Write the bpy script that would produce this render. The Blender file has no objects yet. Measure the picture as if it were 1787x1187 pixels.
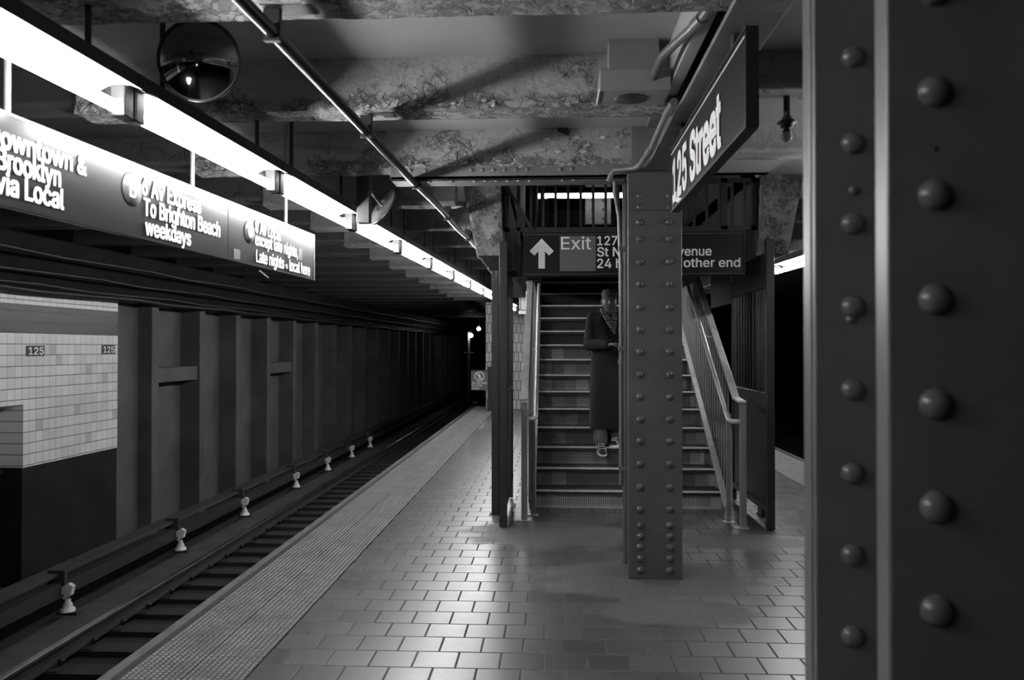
import bpy, math, random, os
from mathutils import Vector, Matrix, noise as mnoise
from mathutils.geometry import delaunay_2d_cdt
random.seed(7)
PI = math.pi
scn = bpy.context.scene
COL = scn.collection

# ------------------------------------------------------------------ camera, world, exposure
F = 1400.0                                    # focal length in pixels of the 1787 x 1187 frame
EYE = Vector((0.0, 0.0, 1.6))
YAW, PITCH = math.atan(69.5 / F), math.atan(14.5 / F)
cam_d = bpy.data.cameras.new('camera'); cam = bpy.data.objects.new('camera', cam_d); COL.objects.link(cam)
cam_d.sensor_width = 36.0; cam_d.lens = F / 1787.0 * 36.0
cam_d.clip_start = 0.05; cam_d.clip_end = 200
cam.location = EYE
cam.rotation_euler = (PI / 2 + PITCH, 0, YAW)
cam_d.dof.use_dof = True; cam_d.dof.focus_distance = 6.5; cam_d.dof.aperture_fstop = 3.2
scn.camera = cam
world = bpy.data.worlds.new('world'); scn.world = world; world.use_nodes = True
world.node_tree.nodes['Background'].inputs[0].default_value = (0.5, 0.5, 0.5, 1)
world.node_tree.nodes['Background'].inputs[1].default_value = 0.0
vs = scn.view_settings
vs.view_transform = 'Standard'; vs.look = 'None'; vs.gamma = 1.0; vs.use_curve_mapping = False
vs.exposure = 0.0
TUBE_STRENGTH = 105.0
MEZZ_STRENGTH = 9.0

# ------------------------------------------------------------------ pixel -> place
R3 = Matrix.Rotation(YAW, 3, 'Z') @ Matrix.Rotation(PI / 2 + PITCH, 3, 'X')
def ray(px, py):
    return R3 @ Vector(((px - 893.5) / F, -(py - 593.5) / F, -1.0))
def onX(px, py, x): d = ray(px, py); return EYE + d * ((x - EYE.x) / d.x)
def onY(px, py, y): d = ray(px, py); return EYE + d * ((y - EYE.y) / d.y)
def onZ(px, py, z): d = ray(px, py); return EYE + d * ((z - EYE.z) / d.z)
def onP(px, py, p0, n): d = ray(px, py); return EYE + d * ((Vector(p0) - EYE).dot(n) / d.dot(n))

# ------------------------------------------------------------------ materials
class NT:
    def __init__(s, m): s.t = m.node_tree; s.n = s.t.nodes; s.l = s.t.links
    def new(s, typ, **kw):
        nd = s.n.new(typ)
        for k, v in kw.items(): setattr(nd, k, v)
        return nd
    def put(s, sock, v):
        if isinstance(v, (int, float)):
            try: sock.default_value = v
            except TypeError: sock.default_value = (v, v, v)
        elif isinstance(v, tuple): sock.default_value = v
        else: s.l.new(v, sock)
    def m(s, op, a, b=0.0, c=0.0):
        nd = s.new('ShaderNodeMath', operation=op)
        s.put(nd.inputs[0], a); s.put(nd.inputs[1], b); s.put(nd.inputs[2], c)
        return nd.outputs[0]
    def mix(s, f, a, b): return s.m('ADD', s.m('MULTIPLY', a, s.m('SUBTRACT', 1.0, f)), s.m('MULTIPLY', b, f))
    def step(s, v, lo, hi):
        nd = s.new('ShaderNodeMapRange', interpolation_type='SMOOTHSTEP')
        s.put(nd.inputs[0], v); nd.inputs[1].default_value = lo; nd.inputs[2].default_value = hi
        return nd.outputs[0]
    def coord(s):
        o = s.new('ShaderNodeTexCoord').outputs['Object']
        sp = s.new('ShaderNodeSeparateXYZ'); s.l.new(o, sp.inputs[0])
        return o, sp.outputs[0], sp.outputs[1], sp.outputs[2]
    def vec(s, x, y, z=0.0):
        c = s.new('ShaderNodeCombineXYZ'); s.put(c.inputs[0], x); s.put(c.inputs[1], y); s.put(c.inputs[2], z); return c.outputs[0]
    def noise(s, v, scale, detail=4.0, rough=0.55):
        nd = s.new('ShaderNodeTexNoise'); s.l.new(v, nd.inputs['Vector'])
        nd.inputs['Scale'].default_value = scale; nd.inputs['Detail'].default_value = detail; nd.inputs['Roughness'].default_value = rough
        return nd.outputs[0]
    def white(s, v):
        nd = s.new('ShaderNodeTexWhiteNoise', noise_dimensions='3D'); s.l.new(v, nd.inputs[0]); return nd.outputs[0]
    def bump(s, h, strength, dist):
        nd = s.new('ShaderNodeBump'); nd.inputs['Strength'].default_value = strength; nd.inputs['Distance'].default_value = dist
        s.l.new(h, nd.inputs['Height']); return nd.outputs[0]
    def grey(s, v):
        c = s.new('ShaderNodeCombineColor'); [s.put(c.inputs[i], v) for i in range(3)]; return c.outputs[0]

def base_mat(name):
    m = bpy.data.materials.new(name); m.use_nodes = True
    nt = NT(m); b = nt.n['Principled BSDF']
    return m, nt, b

def mat(name, col, rough=0.6, metal=0.0, nz=None, bmp=None, spec=0.5, rv=0.0):
    m, nt, b = base_mat(name)
    b.inputs['Roughness'].default_value = rough; b.inputs['Metallic'].default_value = metal
    b.inputs['Specular IOR Level'].default_value = spec
    b.inputs['Base Color'].default_value = (col, col, col, 1)
    if nz or bmp:
        o, x, y, z = nt.coord()
    if nz:
        n = nt.noise(o, nz[0], 6.0, 0.6)
        v = nt.m('MULTIPLY', col, nt.m('ADD', 1.0 - nz[1] * 0.5, nt.m('MULTIPLY', nt.m('SUBTRACT', n, 0.5), nz[1] * 2.6)))
        v = nt.m('ADD', nt.m('MAXIMUM', v, 0.003), col * nz[1] * 0.4)
        nt.l.new(nt.grey(v), b.inputs['Base Color'])
        if rv: nt.l.new(nt.m('ADD', rough - rv * 0.5, nt.m('MULTIPLY', n, rv)), b.inputs['Roughness'])
    if bmp:
        h = nt.noise(o, bmp[0], 5.0, 0.6)
        nt.l.new(nt.bump(h, bmp[1], bmp[2] if len(bmp) > 2 else 0.01), b.inputs['Normal'])
    return m

def emis(name, strength, col=1.0):
    m, nt, b = base_mat(name)
    b.inputs['Base Color'].default_value = (0.8, 0.8, 0.8, 1)
    b.inputs['Emission Color'].default_value = (col, col, col, 1)
    b.inputs['Emission Strength'].default_value = strength
    return m

def floor_mat():
    m, nt, b = base_mat('quarry_tile')
    o, x, y, z = nt.coord()
    TW, TH = 0.2203, 0.2127
    r = nt.m('DIVIDE', nt.m('SUBTRACT', y, 4.223), TH); row = nt.m('FLOOR', r); fr = nt.m('SUBTRACT', r, row)
    odd = nt.m('MODULO', nt.m('ADD', row, 1001.0), 2.0)
    u = nt.m('ADD', nt.m('DIVIDE', nt.m('ADD', x, 1.146), TW), nt.m('MULTIPLY', odd, 0.5))
    c = nt.m('FLOOR', u); fu = nt.m('SUBTRACT', u, c)
    du = nt.m('MULTIPLY', nt.m('MINIMUM', fu, nt.m('SUBTRACT', 1.0, fu)), TW)
    dv = nt.m('MULTIPLY', nt.m('MINIMUM', fr, nt.m('SUBTRACT', 1.0, fr)), TH)
    d = nt.m('MINIMUM', du, dv)
    tile = nt.step(d, 0.0038, 0.0075)                               # 0 in the joint, 1 on the tile
    rnd = nt.white(nt.vec(c, row, 3.0))
    n1 = nt.noise(o, 1.3, 5.0); n2 = nt.noise(o, 9.0, 2.5)
    # cement smeared over the joints round the column foot and at the stair foot
    def ell(cx, cy, rx, ry):
        a = nt.m('DIVIDE', nt.m('SUBTRACT', x, cx), rx); e = nt.m('DIVIDE', nt.m('SUBTRACT', y, cy), ry)
        q = nt.m('SQRT', nt.m('ADD', nt.m('MULTIPLY', a, a), nt.m('MULTIPLY', e, e)))
        q = nt.m('ADD', q, nt.m('MULTIPLY', nt.m('SUBTRACT', nt.noise(o, 3.1, 4.0), 0.5), 0.9))
        return nt.m('SUBTRACT', 1.0, nt.step(q, 0.70, 1.05))
    w = nt.m('MAXIMUM', ell(0.70, 5.62, 0.85, 0.55), nt.m('MAXIMUM', ell(-0.05, 6.95, 0.75, 0.55), ell(1.55, 6.75, 0.75, 0.32)))
    w = nt.m('MAXIMUM', w, ell(0.75, 4.95, 0.5, 0.3))
    seen = nt.m('MAXIMUM', tile, nt.m('MULTIPLY', w, 0.75))
    col = nt.m('MULTIPLY', nt.m('ADD', 0.050, nt.m('MULTIPLY', rnd, 0.025)), nt.m('ADD', 0.55, nt.m('MULTIPLY', n1, 0.9)))
    col = nt.mix(nt.m('MULTIPLY', w, 0.8), col, nt.m('MULTIPLY', 0.036, nt.m('ADD', 0.6, nt.m('MULTIPLY', n2, 0.8))))
    col = nt.mix(seen, 0.005, col)
    nt.l.new(nt.grey(col), b.inputs['Base Color'])
    ro = nt.m('ADD', 0.285, nt.m('ADD', nt.m('MULTIPLY', n2, 0.05), nt.m('MULTIPLY', rnd, 0.03)))
    ro = nt.mix(nt.m('MULTIPLY', w, 0.85), ro, 0.75)
    ro = nt.mix(seen, 0.9, ro)
    nt.l.new(ro, b.inputs['Roughness'])
    h = nt.m('ADD', nt.m('MULTIPLY', seen, 0.6), nt.m('MULTIPLY', nt.noise(o, 7.0, 1.5), 0.10))
    nt.l.new(nt.bump(h, 0.26, 0.004), b.inputs['Normal'])
    b.inputs['Specular IOR Level'].default_value = 0.95
    return m

def wall_tile_mat(name, axis, tw, th, base, joint=0.05, jw=0.0030, var=0.12, band=None, stagger=0.0, u0=0.0, v0=0.0):
    """glazed tiles laid in (axis, z); band = (z0, z1) of a dark frieze"""
    m, nt, b = base_mat(name)
    o, x, y, z = nt.coord()
    a = {'x': x, 'y': y, 'xy': nt.m('ADD', x, y)}[axis]
    r = nt.m('DIVIDE', nt.m('SUBTRACT', z, v0), th); row = nt.m('FLOOR', r); fr = nt.m('SUBTRACT', r, row)
    odd = nt.m('MODULO', nt.m('ADD', row, 1001.0), 2.0)
    u = nt.m('ADD', nt.m('DIVIDE', nt.m('SUBTRACT', a, u0), tw), nt.m('MULTIPLY', odd, stagger))
    c = nt.m('FLOOR', u); fu = nt.m('SUBTRACT', u, c)
    du = nt.m('MULTIPLY', nt.m('MINIMUM', fu, nt.m('SUBTRACT', 1.0, fu)), tw * 2.2 if stagger == 0 else tw)
    dv = nt.m('MULTIPLY', nt.m('MINIMUM', fr, nt.m('SUBTRACT', 1.0, fr)), th)
    tile = nt.step(nt.m('MINIMUM', du, dv), jw * 0.6, jw * 1.6)
    rnd = nt.white(nt.vec(c, row, 1.0)); n1 = nt.noise(o, 1.7, 5.0); n2 = nt.noise(o, 9.0, 5.0)
    col = nt.m('MULTIPLY', base, nt.m('ADD', 1.0 - var, nt.m('MULTIPLY', rnd, var)))
    odd_one = nt.m('GREATER_THAN', rnd, 0.965)
    col = nt.m('MULTIPLY', col, nt.m('SUBTRACT', 1.0, nt.m('MULTIPLY', odd_one, 0.35)))
    col = nt.m('MULTIPLY', col, nt.m('ADD', 0.72, nt.m('MULTIPLY', n1, 0.55)))
    jn = joint
    if band:
        inb = nt.m('MULTIPLY', nt.m('GREATER_THAN', z, band[0]), nt.m('LESS_THAN', z, band[1]))
        col = nt.mix(inb, col, nt.m('MULTIPLY', 0.009, nt.m('ADD', 0.7, rnd)))
    col = nt.mix(tile, jn, col)
    # one long crack down the glaze
    nt.l.new(nt.grey(col), b.inputs['Base Color'])
    nt.l.new(nt.m('ADD', 0.29, nt.m('MULTIPLY', n2, 0.15)), b.inputs['Roughness'])
    h = nt.m('ADD', tile, nt.m('ADD', nt.m('MULTIPLY', rnd, 0.35), nt.m('MULTIPLY', n2, 0.3)))
    nt.l.new(nt.bump(h, 0.35, 0.004), b.inputs['Normal'])
    return m

def peel_mat(name, base, dark=0.35, amount=0.5, scale=1.0, bs=0.6, edge=None):
    """old paint coming away in flakes"""
    m, nt, b = base_mat(name)
    o, x, y, z = nt.coord()
    n1 = nt.noise(o, 3.5 * scale, 8.0, 0.65); n2 = nt.noise(o, 16.0 * scale, 8.0, 0.7)
    vor = nt.new('ShaderNodeTexVoronoi', feature='DISTANCE_TO_EDGE')
    wv = nt.new('ShaderNodeVectorMath', operation='ADD')
    nn = nt.new('ShaderNodeTexNoise'); nt.l.new(o, nn.inputs['Vector']); nn.inputs['Scale'].default_value = 7.0 * scale
    sc = nt.new('ShaderNodeVectorMath', operation='SCALE'); nt.l.new(nn.outputs['Color'], sc.inputs[0]); sc.inputs['Scale'].default_value = 0.18
    nt.l.new(o, wv.inputs[0]); nt.l.new(sc.outputs[0], wv.inputs[1])
    nt.l.new(wv.outputs[0], vor.inputs['Vector']); vor.inputs['Scale'].default_value = 10.0 * scale
    crack = nt.m('SUBTRACT', 1.0, nt.step(vor.outputs['Distance'], 0.0, 0.045))
    if edge: n1 = nt.m('ADD', nt.m('SUBTRACT', n1, 0.09), nt.m('MULTIPLY', nt.m('SUBTRACT', 1.0, nt.step(z, edge, edge + .10)), 0.16))
    zone = nt.step(n1, 0.42, 0.60)
    flake = nt.m('MULTIPLY', nt.step(n2, 0.47, 0.52), zone)           # 1 where the top coat is gone
    crack = nt.m('MULTIPLY', crack, zone)
    col = nt.mix(nt.m('MULTIPLY', flake, amount), base, base * dark)
    col = nt.mix(nt.m('MULTIPLY', crack, 0.5), col, base * 0.2)
    col = nt.m('MULTIPLY', col, nt.m('ADD', 0.7, nt.m('MULTIPLY', nt.noise(o, 40.0, 5.0), 0.6)))
    nt.l.new(nt.grey(col), b.inputs['Base Color'])
    b.inputs['Roughness'].default_value = 0.62
    h = nt.m('SUBTRACT', nt.m('MULTIPLY', n2, 0.5), nt.m('ADD', nt.m('MULTIPLY', flake, 0.5), nt.m('MULTIPLY', crack, 0.6)))
    nt.l.new(nt.bump(h, bs, 0.03), b.inputs['Normal'])
    return m

def riser_mat(name='pierced_riser_steel', lo=0.10, amp=0.22):
    """pressed steel riser pierced by a grid of small square holes, lighter at random in rectangular patches"""
    m, nt, b = base_mat(name)
    o, x, y, z = nt.coord()
    P = 0.021
    fx = nt.m('FRACT', nt.m('DIVIDE', x, P)); fz = nt.m('FRACT', nt.m('DIVIDE', z, P))
    hx = nt.m('LESS_THAN', nt.m('ABSOLUTE', nt.m('SUBTRACT', fx, 0.5)), 0.27)
    hz = nt.m('LESS_THAN', nt.m('ABSOLUTE', nt.m('SUBTRACT', fz, 0.5)), 0.27)
    inside = nt.m('MULTIPLY', nt.m('GREATER_THAN', z, 0.030), nt.m('LESS_THAN', z, 0.122))
    inside = nt.m('MULTIPLY', inside, nt.m('LESS_THAN', nt.m('ABSOLUTE', nt.m('SUBTRACT', x, 0.74)), 0.84))
    hole = nt.m('MULTIPLY', nt.m('MULTIPLY', hx, hz), inside)
    gp = nt.new('ShaderNodeNewGeometry').outputs['Position']; gs = nt.new('ShaderNodeSeparateXYZ'); nt.l.new(gp, gs.inputs[0])
    cell = nt.white(nt.vec(nt.m('FLOOR', nt.m('DIVIDE', x, 0.147)), nt.m('FLOOR', nt.m('MULTIPLY', gs.outputs[1], 4.0)), 5.0))
    col = nt.m('MULTIPLY', nt.m('ADD', lo, nt.m('MULTIPLY', nt.m('MULTIPLY', cell, cell), amp)), nt.m('ADD', 0.7, nt.m('MULTIPLY', nt.noise(o, 8.0, 5.0), 0.6)))
    col = nt.mix(hole, col, 0.008)
    nt.l.new(nt.grey(col), b.inputs['Base Color'])
    b.inputs['Roughness'].default_value = 0.5
    nt.l.new(nt.bump(nt.m('SUBTRACT', 1.0, hole), 0.4, 0.004), b.inputs['Normal'])
    return m

def plaid_mat(name, a, c, scale, wave):
    m, nt, b = base_mat(name)
    o, x, y, z = nt.coord()
    x = nt.m('ADD', x, nt.m('MULTIPLY', nt.noise(o, 14.0, 3.0), 0.11 * wave)); z = nt.m('ADD', z, nt.m('MULTIPLY', nt.noise(o, 11.0, 3.0), 0.09 * wave))
    w1 = nt.m('FRACT', nt.m('MULTIPLY', nt.m('ADD', x, nt.m('MULTIPLY', z, 0.45)), scale * (1.6 if wave > .5 else 1.0)))
    w2 = nt.m('FRACT', nt.m('MULTIPLY', nt.m('ADD', z, nt.m('MULTIPLY', y, 0.3)), scale))
    s = nt.m('MULTIPLY', nt.m('ADD', nt.m('GREATER_THAN', w1, 0.55), nt.m('GREATER_THAN', w2, 0.5)), 0.5)
    s = nt.m('MULTIPLY', s, nt.m('ADD', 0.5, nt.noise(o, 60.0, 3.0)))
    nt.l.new(nt.grey(nt.mix(s, a, c)), b.inputs['Base Color'])
    b.inputs['Roughness'].default_value = 0.85
    return m

M = {}
M['floor'] = floor_mat()
M['tactile'] = mat('tactile_plastic', 0.055, 0.42, nz=(5.0, 0.5), bmp=(70.0, 0.15, 0.003), rv=0.2)
M['dome'] = mat('pale_dome', 0.20, 0.34, nz=(4.0, 0.6))  # domes paler than the tiles they stand on
M['concrete_dark'] = mat('dark_concrete', 0.05, 0.8, nz=(2.5, 0.7), bmp=(20.0, 0.4, 0.01))
M['bed'] = mat('track_bed_concrete', 0.007, 0.85, nz=(3.0, 0.9), bmp=(16.0, 0.6, 0.02))
M['kerb'] = mat('kerb_concrete', 0.06, 0.7, nz=(8.0, 0.6), bmp=(40.0, 0.3, 0.006))
M['kerb_dark'] = mat('rubber_strip', 0.015, 0.6, nz=(10.0, 0.5))
M['soot'] = mat('sooty_concrete', 0.009, 0.8, nz=(2.2, 0.8), bmp=(14.0, 0.5, 0.02), spec=0.12)
M['bare_wall'] = mat('painted_tunnel_wall', 0.075, 0.7, nz=(1.6, 0.6), bmp=(18.0, 0.3, 0.01))
M['wall_black'] = mat('blackened_wall', 0.012, 0.8, nz=(2.0, 0.7), bmp=(12.0, 0.4, 0.02), spec=0.2)
M['slab'] = mat('smooth_painted_slab', 0.36, 0.6, nz=(1.2, 0.25), bmp=(9.0, 0.08, 0.01))
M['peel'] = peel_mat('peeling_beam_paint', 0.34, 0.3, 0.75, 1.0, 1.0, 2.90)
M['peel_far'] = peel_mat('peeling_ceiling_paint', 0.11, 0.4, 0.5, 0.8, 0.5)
M['haunch'] = peel_mat('spalled_concrete', 0.24, 0.5, 0.9, 1.8, 1.0)
M['track_ceiling'] = peel_mat('sooty_ceiling', 0.04, 0.5, 0.4, 0.7, 0.4)
M['steel'] = mat('column_paint', 0.084, 0.38, nz=(3.0, 0.25), bmp=(35.0, 0.10, 0.006), rv=0.1)
M['rivet'] = mat('rivet_paint', 0.09, 0.29, nz=(8.0, 0.3))
M['girder'] = mat('girder_paint', 0.16, 0.5, nz=(5.0, 0.5), bmp=(25.0, 0.35, 0.008))
M['black'] = mat('black_paint', 0.018, 0.45, nz=(6.0, 0.4))
M['dark_metal'] = mat('dark_metal', 0.009, 0.5, nz=(5.0, 0.4), bmp=(30.0, 0.1, 0.004))
M['sign'] = mat('sign_enamel', 0.006, 0.40, spec=0.30)
M['sign_lit'] = mat('sign_face_enamel', 0.005, 0.29, nz=(2.0, 0.2), spec=0.35)
M['sign_grey'] = mat('sign_red_patch', 0.12, 0.35)
M['white'] = mat('white_letter', 0.85, 0.45)
M['bullet'] = mat('route_bullet', 0.06, 0.5)
M['reflector'] = mat('white_reflector', 0.86, 0.35)
M['housing'] = mat('lamp_housing', 0.012, 0.6)
M['tube'] = emis('fluorescent_tube', TUBE_STRENGTH)
M['mezz_tube'] = emis('mezzanine_tube', MEZZ_STRENGTH)
M['holder'] = mat('lampholder', 0.006, 0.5)
M['pipe_dark'] = mat('dark_pipe_paint', 0.010, 0.29, nz=(9.0, 0.4), spec=0.2)
M['conduit'] = mat('conduit_paint', 0.12, 0.34, nz=(9.0, 0.4), bmp=(30.0, 0.15, 0.004))
M['box'] = mat('box_paint', 0.22, 0.5, nz=(3.0, 0.25))
M['chrome'] = mat('stainless', 0.62, 0.30, 0.55, nz=(12.0, 0.2))
M['brushed'] = mat('worn_steel', 0.50, 0.40, 0.35, nz=(9.0, 0.4), rv=0.2)
M['rail_paint'] = mat('railing_paint', 0.17, 0.42, nz=(7.0, 0.4))
M['tread'] = mat('tread_steel', 0.02, 0.55, nz=(9.0, 0.8), rv=0.2)
M['nosing'] = mat('nosing_metal', 0.80, 0.35, 0.2, nz=(55.0, 0.8))
M['riser'] = riser_mat()
M['riser_first'] = riser_mat('pale_first_riser', 0.34, 0.10)  # paler, more even copy of the riser steel for the bottom step
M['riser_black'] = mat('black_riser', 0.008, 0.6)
M['rail'] = mat('rail_steel', 0.02, 0.6, 0.0, nz=(9.0, 0.5))
M['rail_top'] = mat('polished_rail_head', 0.6, 0.22, 1.0)
M['tie'] = mat('creosoted_timber', 0.018, 0.7, nz=(7.0, 0.8), bmp=(22.0, 0.5, 0.01))
M['board'] = mat('cover_board', 0.03, 0.7, nz=(6.0, 0.6))
M['porcelain'] = mat('porcelain', 0.72, 0.3, nz=(14.0, 0.4))
M['mirror'] = mat('mirror_glass', 0.30, 0.08, 1.0)
M['mirror_back'] = mat('mirror_backing', 0.07, 0.6, nz=(6.0, 0.3))
M['timber'] = mat('grey_timber', 0.05, 0.7, nz=(9.0, 0.5), bmp=(20.0, 0.4, 0.006))
M['flake'] = mat('paint_flake', 0.34, 0.6, nz=(30.0, 0.3))
M['skin'] = mat('skin', 0.12, 0.45, nz=(30.0, 0.2))
M['lip'] = mat('lip', 0.045, 0.4)
M['coat'] = mat('black_wool', 0.0045, 0.9, nz=(30.0, 0.3), bmp=(120.0, 0.1, 0.002))
M['trousers'] = mat('grey_cloth', 0.10, 0.85, nz=(25.0, 0.3))
M['scarf'] = plaid_mat('plaid_scarf', 0.015, 0.24, 30.0, .9)
M['cap'] = plaid_mat('patchwork_cap', 0.035, 0.17, 30.0, .35)
M['shoe'] = mat('shoe_black', 0.02, 0.3)
M['shoe_white'] = mat('shoe_white', 0.75, 0.5)
M['eye'] = mat('eye', 0.16, 0.25)
M['bulb_off'] = mat('unlit_bulb', 0.45, 0.15)
M['bulb_on'] = emis('lit_bulb', 60.0)
M['paper'] = mat('paper', 0.6, 0.8)
M['mezz_wall'] = mat('mezzanine_wall', 0.16, 0.6, nz=(2.0, 0.4))
M['mezz_dark'] = mat('mezzanine_dark', 0.025, 0.6)
M['well'] = peel_mat('stairwell_paint', 0.22, 0.45, 0.5, 1.2, 0.4)

# ------------------------------------------------------------------ mesh building
class MB:
    def __init__(s): s.v = []; s.f = []; s.sm = []
    def add(s, vs, fs, smooth=False):
        o = len(s.v); s.v += [tuple(p) for p in vs]
        s.f += [tuple(i + o for i in f) for f in fs]; s.sm += [smooth] * len(fs); return s
    def box(s, x0, x1, y0, y1, z0, z1):
        vs = [(x, y, z) for z in (z0, z1) for y in (y0, y1) for x in (x0, x1)]
        return s.add(vs, [(0, 2, 3, 1), (4, 5, 7, 6), (0, 1, 5, 4), (2, 6, 7, 3), (0, 4, 6, 2), (1, 3, 7, 5)])
    def obox(s, c, ax, ay, az):
        c, ax, ay, az = map(Vector, (c, ax, ay, az))
        vs = [c + ax * i + ay * j + az * k for k in (-1, 1) for j in (-1, 1) for i in (-1, 1)]
        return s.add(vs, [(0, 2, 3, 1), (4, 5, 7, 6), (0, 1, 5, 4), (2, 6, 7, 3), (0, 4, 6, 2), (1, 3, 7, 5)])
    def bar(s, a, b, w, h, up=(0, 0, 1)):
        a, b = Vector(a), Vector(b); d = (b - a)
        u = Vector(up); side = d.cross(u)
        if side.length < 1e-6: side = d.cross(Vector((1, 0, 0)))
        side.normalize(); upv = side.cross(d).normalized()
        return s.obox((a + b) / 2, d / 2, side * (w / 2), upv * (h / 2))
    def prism(s, pts, off):
        """closed polygon pts (3-D, planar) swept by vector off"""
        n = len(pts); off = Vector(off); P = [Vector(p) for p in pts]
        vs = P + [p + off for p in P]
        fs = [tuple(range(n))[::-1], tuple(range(n, 2 * n))] + [(i, (i + 1) % n, n + (i + 1) % n, n + i) for i in range(n)]
        return s.add(vs, fs)
    def tube(s, pts, r, seg=10, caps=True):
        P = [Vector(p) for p in pts]; n = len(P)
        R = r if isinstance(r, (list, tuple)) else [r] * n
        vs = []; prev = None
        for i in range(n):
            t = (P[min(i + 1, n - 1)] - P[max(i - 1, 0)]).normalized()
            if prev is None:
                a = Vector((0, 0, 1)) if abs(t.z) < 0.9 else Vector((1, 0, 0))
                u = t.cross(a).normalized()
            else:
                u = (prev - t * prev.dot(t)).normalized()
            prev = u; w = t.cross(u)
            vs += [P[i] + (u * math.cos(2 * PI * k / seg) + w * math.sin(2 * PI * k / seg)) * R[i] for k in range(seg)]
        fs = [(i * seg + k, i * seg + (k + 1) % seg, (i + 1) * seg + (k + 1) % seg, (i + 1) * seg + k) for i in range(n - 1) for k in range(seg)]
        s.add(vs, fs, True)
        if caps:
            s.add(vs[:seg], [tuple(range(seg))[::-1]]); s.add(vs[-seg:], [tuple(range(seg))])
        return s
    def lathe(s, prof, seg=24, c=(0, 0, 0), mtx=None):
        """prof = [(r, z)]"""
        vs = []; c = Vector(c)
        for r, z in prof:
            for k in range(seg):
                p = Vector((r * math.cos(2 * PI * k / seg), r * math.sin(2 * PI * k / seg), z))
                if mtx is not None: p = mtx @ p
                vs.append(p + c)
        fs = [(i * seg + k, i * seg + (k + 1) % seg, (i + 1) * seg + (k + 1) % seg, (i + 1) * seg + k) for i in range(len(prof) - 1) for k in range(seg)]
        return s.add(vs, fs, True)
    def loft(s, rings, caps=True, smooth=True):
        n = len(rings[0]); vs = [p for r in rings for p in r]
        fs = [(i * n + k, i * n + (k + 1) % n, (i + 1) * n + (k + 1) % n, (i + 1) * n + k) for i in range(len(rings) - 1) for k in range(n)]
        if caps: fs += [tuple(range(n))[::-1], tuple(range((len(rings) - 1) * n, len(rings) * n))]
        return s.add(vs, fs, smooth)
    def capsule(s, a, b, ra, rb, seg=12):
        a, b = Vector(a), Vector(b); t = (b - a).normalized()
        pts, rr = [], []
        for k in range(5): q = PI / 2 * (1 - k / 4); pts.append(a - t * ra * math.sin(q)); rr.append(max(ra * math.cos(q), 1e-4))
        for k in range(5): q = PI / 2 * k / 4; pts.append(b + t * rb * math.sin(q)); rr.append(max(rb * math.cos(q), 1e-4))
        return s.tube(pts, rr, seg)
    def chain(s, pts, rad, seg=12):
        for i in range(len(pts) - 1): s.capsule(pts[i], pts[i + 1], rad[i], rad[i + 1], seg)
        return s
    def mesh(s, name, material):
        me = bpy.data.meshes.new(name); me.from_pydata(s.v, [], s.f)
        me.polygons.foreach_set('use_smooth', s.sm); me.update()
        if material: me.materials.append(material)
        return me

def world_of(o):
    m = Matrix.LocRotScale(o.location, o.rotation_euler, o.scale)
    return world_of(o.parent) @ o.matrix_parent_inverse @ m if o.parent is not None else m
def link(name, me, parent=None, world=True):
    o = bpy.data.objects.new(name, me); COL.objects.link(o)
    if parent is not None:
        o.parent = parent
        if world:
            o.matrix_parent_inverse = world_of(parent).inverted()
    return o

def build(name, mb, material, parent=None, bevel=0.0, world=True, seg=2):
    me = mb.mesh(name, M[material] if isinstance(material, str) else material)
    o = link(name, me, parent, world)
    if bevel:
        b = o.modifiers.new('edge', 'BEVEL'); b.width = bevel; b.segments = seg; b.limit_method = 'ANGLE'; b.angle_limit = 0.6
    return o

def tag(o, label=None, cat=None, group=None, kind=None):
    if label: o['label'] = label
    if cat: o['category'] = cat
    if group: o['group'] = group
    if kind: o['kind'] = kind
    return o

def thing(name, label, cat, loc=(0, 0, 0), group=None):
    o = bpy.data.objects.new(name, None); COL.objects.link(o); o.location = loc
    o.empty_display_size = 0.2
    return tag(o, label, cat, group)

def struct(name, mb, material, bevel=0.0, parent=None):
    o = build(name, mb, material, parent, bevel); o['kind'] = 'structure'; return o

def copy_tree(o, parent=None):
    c = o.copy(); COL.objects.link(c)
    if parent is not None: c.parent = parent
    for ch in o.children: copy_tree(ch, c)
    return c

def bake(o):
    """freeze the modifiers of o into its mesh"""
    dg = bpy.context.evaluated_depsgraph_get(); dg.update()
    me = bpy.data.meshes.new_from_object(o.evaluated_get(dg))
    o.modifiers.clear(); o.data = me
    return o

# ------------------------------------------------------------------ lettering
FONT = None
try:
    _p = os.path.join(bpy.utils.system_resource('DATAFILES'), 'fonts', 'Inter.woff2')
    if os.path.exists(_p): FONT = bpy.data.fonts.load(_p)
except Exception:
    FONT = None
def fill_outline(loops):
    """triangulate closed outlines under the non-zero winding rule"""
    pts, edges = [], []
    for L in loops:
        o = len(pts); n = len(L); pts += [Vector((p.x, p.y)) for p in L]; edges += [(o + i, o + (i + 1) % n) for i in range(n)]
    V, _, T, _, _, _ = delaunay_2d_cdt(pts, edges, [], 0, 1e-6)
    keep = []
    for t in T:
        cx = sum(V[i].x for i in t) / len(t); cy = sum(V[i].y for i in t) / len(t); w = 0
        for L in loops:
            for i in range(len(L)):
                p, q = L[i - 1], L[i]
                if (p.y <= cy) != (q.y <= cy):
                    if p.x + (cy - p.y) / (q.y - p.y) * (q.x - p.x) > cx: w += 1 if q.y > p.y else -1
        if w: keep.append(tuple(t))
    return V, keep
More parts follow.
